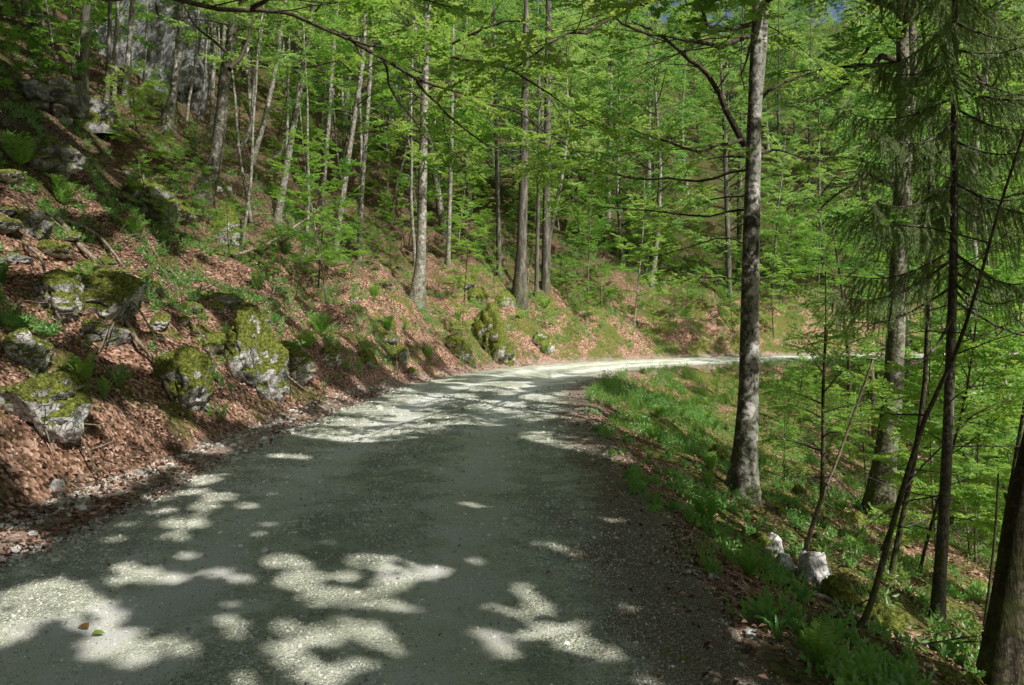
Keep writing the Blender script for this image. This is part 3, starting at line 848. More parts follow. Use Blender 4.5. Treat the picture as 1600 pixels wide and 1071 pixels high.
def px_tree(seed, name, label, pts, wpx, bark, total, crown=None, limbs=(), leaf=.09, m=16, D1=None, dead=0, leafmat=None, D=None, flare=.5, forks=(), cat='tree', hexa=False, cull=True, group=None, rough=.06, spray_tw=False, wr=.62, sides=14, extra=None, top=.25):
    """a tree standing where its foot meets the ground; pts: pixel line of the trunk, wpx: trunk widths (px) at those points"""
    rng = np.random.default_rng(seed)
    p, d = ground_hit(*pts[0]); D = D or d
    base = at(*pts[0], D); base[2] = H(base[0], base[1], False)
    path, foot = path_from_px(pts, D, D1 if D1 else None, total, rng, base)
    hz = path[:, 2] - foot[2]
    hs = [at(*q, D)[2] - base[2] for q in pts]
    rs = [w * D / F / 2 for w in wpx]
    hs2 = hs + [total]; rs2 = rs + [max(rs[-1] * top, .012)]
    rad = np.interp(hz, hs2, rs2)
    tt, tb, spr = Tubes(), Tubes(), []
    trunk_tube(tt, path, rad, sides, flare, seed, foot[2], rough)
    for f in forks:                                        # second stems
        fp = smooth_path(np.array([at(x, y, D) for x, y in f[0]]), .3); trunk_tube(tt, fp, np.linspace(f[1], f[2], len(fp)) * D / F / 2, 10, 0, seed + 1, None, rough)
    for l in limbs: limb_px(rng, l[0], l[1], tb, spr, **(l[2] if len(l) > 2 else {}))
    if crown: crown_on(rng, path, foot, *crown[:4], tb, spr, lambda h: np.interp(h, hs2, rs2), **(crown[4] if len(crown) > 4 else {}))
    if dead: dead_twigs(rng, path, foot, .8, min(total * .7, 9), dead, tb)
    if extra: extra(rng, path, foot, tb, spr)
    lm = leafmat or M_beech_leaf
    cm = spray_leaves(rng, spr, m, leaf, wr=wr, cull=cull, mat=lm, off=foot, tb=tb if spray_tw else None, hexa=hexa, fan=4)
    print('TREE %-60s D=%.1f foot=(%.1f %.1f %.1f) r=%.2f leaves=%d' % (label, D, *foot, rs[0], 0 if cm is None else len(cm.polygons)))
    return finish_tree(name, label, cat, foot, tt, tb, cm, bark, group, M_twig)


near_kw = dict(sec_gap=.34, spr_gap=.26, spr_len=.5, start=.3)
up_kw = dict(sec_gap=.42, spr_gap=.32, spr_len=.62, start=.2)

# ---- right hand side
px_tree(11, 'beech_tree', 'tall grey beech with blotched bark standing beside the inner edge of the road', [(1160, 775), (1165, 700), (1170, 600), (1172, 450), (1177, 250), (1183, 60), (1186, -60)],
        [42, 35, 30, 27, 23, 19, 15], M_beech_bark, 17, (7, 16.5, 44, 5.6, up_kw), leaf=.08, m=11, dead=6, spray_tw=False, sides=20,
        forks=[([(1176, 250), (1184, 160), (1191, 80), (1196, -10), (1203, -150), (1205, -350)], 14, 9)],
        limbs=[([(1168, 222, 11.6), (1140, 170, 11.4), (1105, 120, 11.2), (1074, 95, 11.0), (1035, 60, 10.8), (985, 40, 10.5)], .055, dict(near_kw, start=.35)),
               ([(1162, 220, 11.6), (1120, 226, 11.0), (1075, 232, 10.6), (1020, 215, 10.2), (965, 190, 9.8)], .032, near_kw),
               ([(1176, 40, 11.6), (1140, 50, 11.2), (1110, 35, 10.8), (1085, -20, 10.4), (1030, -60, 10.0)], .045, near_kw),
               ([(1163, 240, 11.6), (1120, 245, 11.9), (1080, 260, 12.0), (1075, 300, 12.0)], .02, dict(near_kw, start=.6)),
               ([(1160, 378, 11.7), (1140, 372, 11.9), (1100, 380, 12.2), (1040, 395, 12.6), (990, 400, 12.9)], .016, near_kw),
               ([(1162, 300, 11.7), (1110, 310, 12.2), (1060, 330, 12.6), (990, 335, 13.0)], .018, near_kw),
               ([(1163, 440, 11.7), (1130, 430, 11.8), (1090, 432, 12.2), (1060, 440, 12.6)], .012, near_kw),
               ([(1188, 150, 11.6), (1230, 130, 12), (1290, 110, 12.3), (1340, 115, 12.6)], .03, near_kw),
               ([(1186, 240, 11.6), (1225, 235, 12), (1270, 250, 12.5), (1330, 260, 13)], .022, near_kw),
               ([(1163, 330, 10.7), (1080, 338, 11.3), (980, 326, 12.2), (880, 316, 13)], .02, near_kw),
               ([(1163, 270, 10.7), (1060, 282, 11.2), (940, 268, 12), (830, 258, 12.6)], .024, near_kw),
               ([(1180, 440, 11.7), (1205, 430, 11.5), (1232, 450, 11.3)], .01, dict(near_kw, start=.4)),
               ([(1176, 60, 11.4), (1120, 70, 10.0), (1040, 60, 8.8), (960, 30, 8.2), (900, -20, 7.8)], .04, near_kw),
               ([(1178, -40, 11.4), (1080, -10, 9.6), (960, 20, 8.2), (880, 60, 7.4), (800, 110, 7.0)], .04, near_kw)])
px_tree(12, 'beech_tree', 'thick twin-stemmed beech with twisted dark side branches behind the spruce', [(1372, 812), (1383, 720), (1396, 600), (1404, 400), (1411, 200), (1409, 0), (1408, -80)],
        [44, 33, 28, 24, 20, 17, 15], M_moss_bark, 20, (8.5, 19, 30, 4.4, up_kw), leaf=.1, m=10, dead=5, sides=18,
        forks=[([(1404, 400), (1416, 260), (1424, 120), (1424, 0), (1428, -160), (1430, -320)], 17, 11)],
        limbs=[([(1402, 98, 15.6), (1375, 88, 15.4), (1362, 115, 15.2), (1335, 125, 15), (1300, 150, 14.8), (1262, 160, 14.5)], .07, dict(near_kw, sec_gap=.3, spr_gap=.55, start=.25)),
               ([(1402, 60, 15.6), (1370, 62, 15.7), (1352, 88, 15.8), (1330, 125, 16), (1300, 145, 16.2)], .05, dict(near_kw, spr_gap=.6, start=.3)),
               ([(1398, 290, 15.6), (1375, 285, 15.4), (1355, 268, 15.2), (1335, 285, 15), (1300, 310, 14.8), (1262, 345, 14.5)], .05, dict(near_kw, spr_gap=.6, start=.3)),
               ([(1380, 0, 15.6), (1372, -10, 15.6), (1376, 30, 15.6), (1345, 70, 15.4), (1318, 60, 15.2)], .04, dict(near_kw, spr_gap=.6, start=.3)),
               ([(1395, 500, 15.6), (1360, 505, 15.4), (1320, 520, 15.2), (1290, 530, 15)], .014, near_kw),
               ([(1430, 60, 15.6), (1480, 50, 15.8), (1540, 75, 16), (1590, 90, 16.2)], .04, near_kw),
               ([(1425, -40, 15.6), (1470, -20, 15.2), (1530, 10, 15), (1590, 20, 14.6)], .04, near_kw)])


def spruce_extra(rng, path, foot, tb, spr):
    pass


def px_spruce(seed, label, pts, wpx, total, h0, n, Lmax, name='spruce_tree', needle=None, m=34, ll=.03, dead_below=0, bark=None, bare=0, cull=True, wr=.13, gap=.16, hang=.6, el=-.12):
    rng = np.random.default_rng(seed)
    p, D = ground_hit(*pts[0]); base = p.copy(); base[2] = H(p[0], p[1], False)
    path, foot = path_from_px(pts, D, None, total, rng, base); hz = path[:, 2] - foot[2]
    hs = [at(*q, D)[2] - base[2] for q in pts] + [total]; rs = [w * D / F / 2 for w in wpx]; rs.append(.015)
    tt, tb, spr = Tubes(), Tubes(), []
    trunk_tube(tt, path, np.interp(hz, hs, rs), 12, .35, seed, foot[2], .05)
    spruce_parts(rng, path, foot, h0, total - .3, n, Lmax, tb, spr, dead_below, twig_gap=gap, hang=hang, el=el)
    if bare: dead_twigs(rng, path, foot, .8, h0 + 1, bare, tb, 1.3)
    cm = spray_leaves(rng, spr, m, ll, wr=wr, ang=.75, tilt=.9, cull=cull, mat=needle or M_needle, off=foot, tb=tb if D < 12 else None, curl=.35)
    print('SPRUCE', label, 'D=%.1f' % D, foot.round(1), len(cm.polygons))
    return finish_tree(name, label, 'tree', foot, tt, tb, cm, bark or M_spruce_bark, None, M_spruce_bark)


px_spruce(21, 'slender spruce with drooping needle curtains in front of the twin-stemmed beech', [(1463, 972), (1472, 850), (1480, 700), (1485, 560), (1490, 400), (1491, 200), (1492, 0)], [21, 17, 15, 14, 12, 10, 8], 12, 3.1, 96, 1.4, m=54, ll=.05, bare=14, gap=.055, hang=1.0, wr=.2, el=-.38, cull=False, dead_below=3.7)
px_tree(13, 'beech_tree', 'straight pale trunk catching full sun behind the slender spruce', [(1500, 832), (1510, 740), (1514, 600), (1518, 450), (1520, 250)], [34, 22, 19, 17, 14], M_pale_bark, 17, (8, 16.5, 22, 3.6, up_kw), leaf=.11, m=9, dead=10)
px_tree(14, 'leaning_tree', 'thin dark stem leaning right, rising in a curve from the mossy rocks', [(1328, 995), (1352, 965), (1372, 905), (1400, 800), (1445, 655), (1490, 560), (1530, 440), (1560, 330)], [9, 10, 9, 8, 7, 6, 5, 4], M_dark_bark, 7.5, (4.5, 7.2, 9, 1.6, near_kw), cull=False, leaf=.075, m=9, dead=10, flare=.2,
        limbs=[([(1385, 870, 7.4), (1420, 770, 7.5), (1470, 690, 7.6), (1520, 655, 7.7), (1590, 620, 7.8)], .012, dict(near_kw, start=.6))])
px_tree(15, 'leaning_tree', 'slim dark stem close behind the curved leaning one, forked near its top', [(1392, 900), (1410, 810), (1428, 720), (1445, 600), (1449, 480), (1452, 420)], [9, 8, 8, 7, 6, 5], M_dark_bark, 7, (3.6, 6.6, 10, 1.5, near_kw), cull=False, leaf=.075, m=9, dead=8, flare=.2)
px_tree(16, 'oak_tree', 'massive blackish trunk cut off by the lower right corner of the view', [(1570, 1085), (1582, 960), (1598, 830), (1622, 700), (1664, 520)], [70, 60, 52, 46, 40], M_dark_bark, 14, (6.5, 13.5, 26, 3.8, up_kw), leaf=.1, m=9, sides=20, flare=.3)
px_tree(17, 'sapling', 'pair of wiry stems just left of the massive black trunk', [(1543, 1000), (1560, 880), (1582, 745), (1600, 640)], [8, 7, 6, 5], M_dark_bark, 5, (2.4, 4.8, 8, 1.1, near_kw), cull=False, leaf=.07, m=9, flare=.1, forks=[([(1535, 1000), (1548, 900), (1556, 820), (1560, 740)], 5, 3)])
px_tree(18, 'sapling', 'broken grey stick leaning right above the white boulders', [(1253, 880), (1270, 820), (1288, 765), (1302, 735)], [8, 7, 6, 4], M_dead, 1.35, None, dead=7, flare=.1, leaf=.06)
px_tree(19, 'sapling', 'thin leafy sapling rising just right of the large blotched beech', [(1284, 790), (1286, 700), (1286, 620), (1290, 520)], [7, 6, 5, 4], M_dark_bark, 3.6, (1.0, 3.5, 14, 1.2, near_kw), cull=False, leaf=.075, m=9, flare=.1)
px_tree(20, 'sapling', 'crooked thin sapling in front of the distant stretch of road', [(1326, 660), (1327, 580), (1320, 500), (1314, 440), (1306, 390)], [7, 6, 5, 4, 3], M_dark_bark, 7.5, (2.0, 7, 18, 2.0, near_kw), cull=False, leaf=.09, m=9, flare=.1)
px_tree(22, 'broken_tree', 'short broken-off trunk beside the foot of the twin-stemmed beech', [(1368, 745), (1366, 660), (1362, 572)], [11, 9, 8], M_dead, 2.6, None, flare=.2, dead=3, top=.9)
px_tree(23, 'young_tree', 'dark slim trunk between the twin-stemmed beech and the slender spruce', [(1447, 700), (1449, 600), (1451, 480), (1452, 300)], [9, 9, 8, 7], M_dark_bark, 12, (6, 11.5, 14, 2, up_kw), cull=False, leaf=.1, m=9, dead=12, flare=.1)

# ---- left slope and middle: (label, trunk line, widths, bark, height, crown start, crown spread)
_mid = [
    ('thick brown spruce trunk rising beside the mossy stump', [(129, 172), (132, 90), (135, 0)], [20, 16, 15], M_spruce_bark, 15, 6, 2.0),
    ('thin dark trunk standing first to the right of the mossy stump', [(167, 158), (170, 80), (172, 0)], [9, 8, 7], M_spruce_bark, 12, 5, 1.8),
    ('slim whitish trunk in front of the cliff foot', [(178, 160), (182, 90), (184, 0)], [8, 6, 6], M_pale_bark, 12, 6, 2.0),
    ('sunlit pale trunk with a lump on it in front of the cliff', [(194, 164), (200, 90), (208, 0)], [12, 9, 9], M_pale_bark, 12, 6, 2.2),
    ('bright curved beech trunk in sun right of the cliff', [(258, 198), (270, 150), (276, 100), (290, 0)], [22, 15, 14, 13], M_pale_bark, 14, 5, 2.6),
    ('slender upright trunk behind the dark crooked beech', [(330, 198), (333, 120), (336, 40), (338, 0)], [9, 8, 7, 7], M_pale_bark, 13, 4.5, 2.2),
    ('short whitish stem bending up beside the dark crooked beech', [(324, 216), (340, 190), (347, 140), (349, 70)], [12, 10, 9, 7], M_pale_bark, 9, 5, 1.8),
    ('pale stem leaning steeply right of the dark crooked beech', [(372, 240), (392, 200), (396, 150), (404, 80), (416, 0)], [9, 8, 7, 6, 6], M_pale_bark, 11, 5, 2.0),
    ('grey stem curving up from a bent foot, second right of the crooked beech', [(396, 250), (415, 180), (432, 100), (446, 0)], [10, 9, 8, 8], M_pale_bark, 13, 5, 2.2),
    ('small hooked white sapling lying out of the slope', [(417, 258), (438, 240), (447, 215), (449, 190)], [9, 8, 6, 4], M_pale_bark, 3.2, 1.6, .8),
    ('pale grey trunk leaning right with its foot beside the fallen pole', [(433, 348), (448, 260), (464, 165), (482, 60), (490, 0)], [15, 13, 12, 11, 10], M_pale_bark, 14, 5.5, 2.6),
    ('straight grey trunk behind the fallen pole tip', [(500, 330), (510, 230), (519, 110), (526, 0)], [12, 10, 9, 9], M_pale_bark, 14, 5, 2.4),
    ('wavy grey trunk, left of a close pair in the middle of the slope', [(523, 402), (538, 290), (556, 170), (566, 100), (572, 0)], [12, 10, 9, 9, 8], M_pale_bark, 13, 4.6, 2.4),
    ('wavy grey trunk, right of a close pair in the middle of the slope', [(561, 407), (566, 290), (576, 150), (584, 0)], [10, 9, 8, 7], M_pale_bark, 13, 4.6, 2.2),
    ('thin forked young stem right of the close pair', [(612, 350), (620, 290), (633, 240), (640, 160)], [6, 5, 5, 4], M_pale_bark, 9, 3.5, 1.8),
    ('stout pale beech with flared mossy foot above the roadside bank', [(650, 475), (657, 410), (660, 300), (663, 170), (668, 0)], [30, 20, 17, 15, 13], M_pale_bark, 15, 5, 2.8),
    ('thin grey trunk just right of the stout pale beech', [(700, 412), (703, 310), (706, 200), (708, 60)], [9, 8, 7, 6], M_pale_bark, 14, 5, 2.2),
    ('bare grey trunk with dead twigs, left of the dark spruce pair', [(780, 436), (778, 330), (775, 190), (772, 20)], [11, 9, 8, 7], M_spruce_bark, 15, 6, 2.0),
    ('stout dark spruce with spreading roots on top of the bank', [(812, 468), (815, 390), (819, 230), (822, 40)], [30, 19, 16, 12], M_spruce_bark, 17, 7, 2.4),
    ('slim trunk squeezed between two dark spruces on the bank', [(838, 462), (840, 360), (842, 220), (842, 80)], [9, 7, 6, 5], M_spruce_bark, 13, 6, 1.8),
    ('straight bluish grey spruce trunk on the bank above the bend', [(853, 452), (854, 330), (856, 160), (857, 10)], [19, 15, 13, 11], M_spruce_bark, 17, 7, 2.4),
    ('light grey trunk alone on the slope above the bend', [(950, 352), (952, 250), (955, 120)], [11, 9, 7], M_pale_bark, 14, 5, 2.4),
    ('whitish slim trunk seen through the beech leaves above the bend', [(1013, 330), (1014, 200), (1015, 60)], [10, 8, 7], M_pale_bark, 15, 6, 2.4),
    ('dim trunk half hidden behind the branches of the large blotched beech', [(1140, 470), (1136, 330), (1132, 200)], [10, 9, 8], M_spruce_bark, 16, 6, 2.6),
]
for i, (label, pts, w, bark, tot, c0, cr) in enumerate(_mid):
    sp = bark is M_spruce_bark and i in (0, 18, 20); w = [q * .82 for q in w]
    if sp:
        px_spruce(100 + i, label, pts, w, tot, c0, 60, cr, needle=M_needle_b if i == 20 else M_needle, m=22, ll=.05, bare=26, gap=.3, wr=.2)
    else:
        px_tree(100 + i, 'beech_tree' if bark is M_pale_bark else 'young_tree', label, pts, w, bark, tot, (c0, tot - .3, max(8, int(tot * 1.6)), cr, up_kw), leaf=.11, m=9, dead=14 if bark is M_spruce_bark else 8, sides=10, flare=.4)
px_tree(31, 'beech_tree', 'dark crooked beech leaning right above the mossy boulder on the left slope', [(318, 305), (334, 262), (345, 190), (352, 110), (364, 50), (364, 0)], [31, 21, 18, 16, 13, 10], M_dark_beech, 13, (5.2, 12.5, 20, 3.2, up_kw), leaf=.095, m=9, dead=8, sides=14, flare=.6,
        limbs=[([(352, 78, 17), (330, 60, 16.6), (300, 30, 16.2), (285, 0, 16)], .04, dict(near_kw, spr_gap=.8)), ([(356, 110, 17), (375, 85, 17.4), (390, 60, 17.6), (396, 20, 17.8)], .06, dict(near_kw, spr_gap=.9))])

# ---- big trees around the viewer: one hangs into the picture, the others are added for shade
_around = [
    (41, 'road-side beech leaning over the road from the left bank', (-6.9, 4.2), 16, .20, (5.5, 14.5, 52, 4.6)),
    (42, 'shade beech added on the left bank level with the viewer', (-8.5, -1.5), 16, .22, (6, 15.5, 46, 4.4)),
    (43, 'shade beech added below the road behind the viewer, nearest the verge', (3.5, -4.0), 16, .22, (5, 15.5, 55, 4.4)),
    (44, 'large shade beech added further down the slope behind the viewer', (8.2, -6.2), 18, .26, (5, 17.5, 62, 4.8)),
    (45, 'shade beech added beside the road well behind the viewer', (3.0, -8.5), 17, .24, (5, 16.5, 55, 4.6)),
    (46, 'shade beech added at the foot of the slope right of the viewer', (11.5, -1.0), 18, .24, (5, 17.5, 62, 5.0)),
    (48, 'tall shade beech added on the verge right of the viewer', (6.4, 1.0), 19, .18, (6.5, 18.5, 100, 6.6)),
    (50, 'shade beech added a step behind the viewer on the right verge', (5.6, -0.5), 16, .17, (5.0, 15.5, 56, 4.8)),
    (51, 'shade beech added on the slope to the right of the viewer', (7.9, 3.9), 20, .2, (9, 19.5, 100, 8.0)),
    (53, 'shade beech added high on the left bank whose crown spans the road', (-7.9, 8.0), 17, .22, (7.5, 16.5, 110, 8.6)),
    (55, 'shade beech added upslope on the left bank outside the view', (-9.9, 12.2), 17, .22, (8.0, 16.5, 100, 8.4)),
    (56, 'shade beech added well up the left slope outside the view', (-14.5, 17.5), 17, .22, (8.0, 16.5, 90, 8.0)),
    (57, 'tall shade beech added on the right slope, crown high above the road', (7.9, 8.4), 19, .2, (10, 18.5, 100, 8.0)),
    (58, 'tall shade beech added high on the left slope outside the view', (-19.5, 22.5), 17, .22, (8.0, 16.5, 90, 8.0)),
    (54, 'shade beech added on the left bank just behind the viewer', (-5.6, -.6), 16, .2, (7, 15.5, 100, 7.6)),
    (52, 'slim shade beech added on the verge behind the viewer', (2.4, -5.6), 15, .16, (5, 14.5, 46, 3.8)),
]
for seed, label, (x, y), tot, r, cr in _around:
    rng = np.random.default_rng(seed)
    foot = np.array([x, y, float(H(x, y, False))]); W = [foot - [0, 0, .4], foot]
    d = np.array([rng.normal(0, .08), rng.normal(0, .08), 1.0])
    while W[-1][2] - foot[2] < tot: d = unit(d + [rng.normal(0, .04), rng.normal(0, .04), .15]); W.append(W[-1] + d * 1.3)
    path = smooth_path(W, .4); hz = path[:, 2] - foot[2]
    tt, tb, spr = Tubes(), Tubes(), []
    rf = lambda h: np.interp(h, [0, tot], [r, .02])
    trunk_tube(tt, path, rf(hz), 14, .5, seed, foot[2])
    if seed == 41:
        for l in [([(-60, -30, 7.2), (150, -10, 8.0), (400, 12, 8.6), (470, 24, 8.8), (540, 52, 9.0), (600, 66, 9.2), (650, 75, 9.4), (705, 70, 9.6)], .042, dict(near_kw, start=.45)),
                  ([(540, 52, 9.0), (590, 85, 9.2), (650, 125, 9.5), (720, 145, 9.8), (790, 190, 10)], .03, dict(near_kw, start=.25)),
                  ([(650, 75, 9.4), (720, 95, 9.0), (800, 110, 8.6), (880, 160, 8.4), (930, 190, 8.2)], .025, dict(near_kw, start=.1)),
                  ([(400, 12, 8.6), (480, -20, 8.0), (600, -10, 7.6), (700, 20, 7.4)], .03, dict(near_kw, start=.1)),
                  ([(650, 125, 9.5), (700, 180, 10), (760, 230, 10.6), (840, 272, 11.2)], .02, dict(near_kw, start=.1)),
                  ([(590, 85, 9.2), (620, 150, 9.8), (660, 210, 10.5), (705, 262, 11)], .018, dict(near_kw, start=.1)),
                  ([(720, 145, 9.8), (800, 170, 10.5), (900, 230, 11.4), (980, 262, 12)], .018, dict(near_kw, start=.1)),
                  ([(705, 70, 9.6), (760, 40, 9.4), (820, 30, 9.2), (900, 70, 9.0)], .02, dict(near_kw, start=.05)),
                  ([(-60, -60, 7.2), (120, -90, 8.4), (300, -60, 9.6), (420, -30, 10.4)], .05, dict(near_kw, start=.35))]:
            limb_px(rng, l[0], l[1], tb, spr, **l[2])
        # the long branch joins the trunk
        q0 = at(-60, -30, 7.2); tb.add(smooth_path([[np.interp(5.6, hz, path[:, k]) for k in range(3)], q0], .3), np.linspace(.07, .042, len(smooth_path([[np.interp(5.6, hz, path[:, k]) for k in range(3)], q0], .3))), 8)
    spr2 = []
    crown_on(rng, path, foot, *cr, tb, spr2, rf, el1=.9 if seed not in (41, 48, 51, 53, 54, 55, 56, 57, 58) else .35, **dict(sec_gap=.62, spr_gap=.48, spr_len=.85, start=.15, twigs=False))
    cm = spray_leaves(rng, spr2, 32 if seed in (41, 48, 51, 53, 55, 57) else 20, .2 if foot[0] < -5 or seed in (48, 51, 57) else .16, cull=True, mat=M_beech_leaf, off=foot, fan=4)
    if spr:
        cm2 = spray_leaves(rng, spr, 12, .085, cull=True, mat=M_beech_leaf, off=foot, fan=4)
        bm_ = bmesh.new(); bm_.from_mesh(cm2); bm_.from_mesh(cm); bm_.to_mesh(cm); bm_.free()
    print('AROUND', label, len(cm.polygons))
    finish_tree('beech_tree', label, 'tree', foot, tt, tb, cm, M_beech_bark, None, M_twig)

# ---- repeated trees further off
def proto_beech(seed, tot, r, c0, spread, n, leaf, m, bark, name='beech_tree', mat=None, kw=None):
    rng = np.random.default_rng(seed); W = [np.array([0, 0, -.6]), np.zeros(3)]; d = np.array([rng.normal(0, .1), rng.normal(0, .1), 1.0])
    while W[-1][2] < tot: d = unit(d + [rng.normal(0, .05), rng.normal(0, .05), .2]); W.append(W[-1] + d * 1.2)
    path = smooth_path(W, .5); tt, tb, spr = Tubes(), Tubes(), []; rf = lambda h: np.interp(h, [0, tot], [r, .015])
    trunk_tube(tt, path, rf(path[:, 2]), 9, .4, seed, 0)
    crown_on(rng, path, np.zeros(3), c0, tot - .2, n, spread, tb, spr, rf, **(kw or dict(sec_gap=.6, spr_gap=.45, spr_len=.85, start=.2)))
    cm = spray_leaves(rng, spr, m, leaf, mat=mat or M_far_leaf, fan=4)
    e = finish_tree(name, 'x', 'tree', (0, 0, 0), tt, tb, cm, bark, 'x', M_twig)
    print('PROTO', name, len(cm.polygons)); return e


def proto_spruce(seed, tot, r, c0, spread, n, mat):
    rng = np.random.default_rng(seed); W = [np.array([0, 0, -.6]), np.zeros(3)]
    while W[-1][2] < tot: W.append(W[-1] + np.array([rng.normal(0, .03), rng.normal(0, .03), 1.2]))
    path = smooth_path(W, .5); tt, tb, spr = Tubes(), Tubes(), []; rf = lambda h: np.interp(h, [0, tot], [r, .015])
    trunk_tube(tt, path, rf(path[:, 2]), 9, .3, seed, 0)
    spruce_parts(rng, path, np.zeros(3), c0, tot - .3, n, spread, tb, spr, twig_gap=.42, hang=.6)
    cm = spray_leaves(rng, spr, 16, .11, wr=.2, ang=.7, tilt=.9, mat=mat, curl=.3)
    print('PROTO spruce', len(cm.polygons))
    return finish_tree('spruce_tree', 'x', 'tree', (0, 0, 0), tt, tb, cm, M_spruce_bark, 'x', M_twig)


PB = [proto_beech(61, 16, .17, 3.0, 3.6, 30, .15, 15, M_pale_bark), proto_beech(62, 18, .2, 5.0, 3.8, 32, .16, 15, M_pale_bark), proto_beech(63, 14, .13, 1.6, 3.2, 32, .14, 15, M_beech_bark)]
PL = [proto_beech(64, 11, .10, .8, 3.2, 30, .13, 13, M_beech_bark, kw=dict(sec_gap=.6, spr_gap=.45, spr_len=.7, start=.15)), proto_beech(65, 14, .14, 1.2, 3.8, 36, .14, 13, M_pale_bark)]
def proto_thin(seed, tot, r, c0):
    rng = np.random.default_rng(seed); W = [np.array([0, 0, -.5]), np.zeros(3)]; d = np.array([rng.normal(0, .12), rng.normal(0, .12), 1.0])
    while W[-1][2] < tot: d = unit(d + [rng.normal(0, .06), rng.normal(0, .06), .12]); W.append(W[-1] + d * 1.1)
    path = smooth_path(W, .4); tt, tb, spr = Tubes(), Tubes(), []; rf = lambda h: np.interp(h, [0, tot], [r, .012])
    trunk_tube(tt, path, rf(path[:, 2]), 8, .5, seed, 0); dead_twigs(rng, path, np.zeros(3), .8, c0 + 2, 22, tb, 1.1)
    crown_on(rng, path, np.zeros(3), c0, tot - .2, 14, 2.0, tb, spr, rf, sec_gap=.6, spr_gap=.5, spr_len=.7, start=.2)
    return finish_tree('slender_beech', 'x', 'tree', (0, 0, 0), tt, tb, spray_leaves(rng, spr, 10, .12, mat=M_far_leaf, fan=4), M_pale_bark, 'x', M_twig)


PT = [proto_thin(71, 13, .075, 6.5), proto_thin(72, 11, .06, 5.5), proto_thin(73, 14, .09, 7.5)]
PS = [proto_spruce(66, 19, .19, 3.5, 2.4, 80, M_needle_b), proto_spruce(67, 16, .16, 1.5, 2.2, 75, M_needle)]
sap_kw = dict(sec_gap=.3, spr_gap=.26, spr_len=.42, start=.15)
PY = [proto_beech(68, 4.6, .03, .8, 1.5, 16, .085, 11, M_dark_bark, 'sapling', M_beech_leaf, sap_kw), proto_beech(69, 3.2, .022, .5, 1.2, 13, .08, 11, M_dark_bark, 'sapling', M_beech_leaf, sap_kw), proto_beech(70, 6.0, .04, 1.5, 1.8, 18, .09, 11, M_pale_bark, 'sapling', M_beech_leaf, sap_kw)]

rngS = np.random.default_rng(5)
placed = [(o.location.x, o.location.y) for o in COL.objects if o.parent is None and o.get('category') == 'tree']
used = {}


def put(protos, x, y, label, group, smin=.8, smax=1.2):
    p = protos[int(rngS.integers(len(protos)))]; s = rngS.uniform(smin, smax)
    z = float(H(x, y, False)) - .1; a = rngS.uniform(0, 6.28)
    if p.name not in used:
        used[p.name] = 1; p.location = (x, y, z); p.rotation_euler = (0, 0, a); p.scale = (s, s, s); p['label'] = label; p['group'] = group
    else: copy_tree(p, (x, y, z), a, s, label, group)
    placed.append((x, y))


def free(x, y, r):
    return all((x - a) ** 2 + (y - b) ** 2 > r * r for a, b in placed)


def scatter(n, xr, yr, test, gap, choose, tries=20000):
    k = 0
    for _ in range(tries):
        if k >= n: break
        x, y = rngS.uniform(*xr), rngS.uniform(*yr)
        if abs(x) > .80 * y + 2: continue
        e = float(bil(EDGE, x, y)); d = float(bil(_d, x, y))
        px = 800 + F * x / y
        if abs(d) < float(bil(_hw, x, y)) + 1.2 or not test(x, y, e, d, px) or not free(x, y, gap): continue
        choose(x, y, e, px); k += 1
    print('scattered', k)


def ch_left(x, y, e, px):
    if rngS.random() < .22: put(PS, x, y, 'spruce among the pale trunks high on the left slope', 'spruces high on the left slope')
    else: put(PB[:2], x, y, 'pale trunked beech in the dense stand high on the left slope', 'beeches high on the left slope')


def ch_bend(x, y, e, px):
    if rngS.random() < .32: put(PS, x, y, 'dark spruce on the hillside behind the road bend', 'spruces behind the road bend')
    else: put(PB + PL, x, y, 'leafy beech on the hillside behind the road bend', 'beeches behind the road bend')


def ch_right(x, y, e, px):
    if rngS.random() < .12: put(PS, x, y, 'spruce on the low ground to the right of the road', 'spruces on the low ground right of the road')
    else: put(PL, x, y, 'bright leafy beech on the low ground to the right of the road', 'beeches on the low ground right of the road')


scatter(52, (-70, 0), (24, 85), lambda x, y, e, d, px: d < 0 and e < -10 and px < 640, 2.3, ch_left)
scatter(140, (-16, 80), (37, 105), lambda x, y, e, d, px: d < 0 and e < -3.5 and px >= 540, 2.1, ch_bend)
scatter(30, (8, 80), (27, 85), lambda x, y, e, d, px: d > 0 and e > 3 and px > 1225 and not (y < 34 and px < 1400), 3.2, ch_right)
scatter(18, (8, 26), (13, 31), lambda x, y, e, d, px: d > 0 and e > 1.2 and px > 1392, 1.3, lambda x, y, e, px: put(PY, x, y, 'leafy sapling screening the road on the slope beyond the spruce', 'saplings screening the road beyond the spruce', .9, 1.4))
scatter(7, (4, 14), (11, 27), lambda x, y, e, d, px: d > 0 and e > 2.0 and 1195 < px < 1400, 1.0, lambda x, y, e, px: put(PY[:2], x, y, 'low leafy sapling between the blotched beech and the twin-stemmed one', 'low saplings between the two big beeches', .38, .6))
scatter(30, (-3, 24), (27, 50), lambda x, y, e, d, px: d < 0 and -11 < e < -1.0 and 700 < px < 1400, .9, lambda x, y, e, px: put(PY[:2], x, y, 'low bushy sapling on the bank along the outer side of the bend', 'low saplings along the outer side of the bend', .4, .8))
scatter(52, (-34, 2), (22, 54), lambda x, y, e, d, px: d < 0 and e < -5 and 60 < px < 700, 1.1, lambda x, y, e, px: put(PT, x, y, 'slender pale trunk with bare dead twigs crowded on the left slope', 'slender trunks crowded on the left slope'))
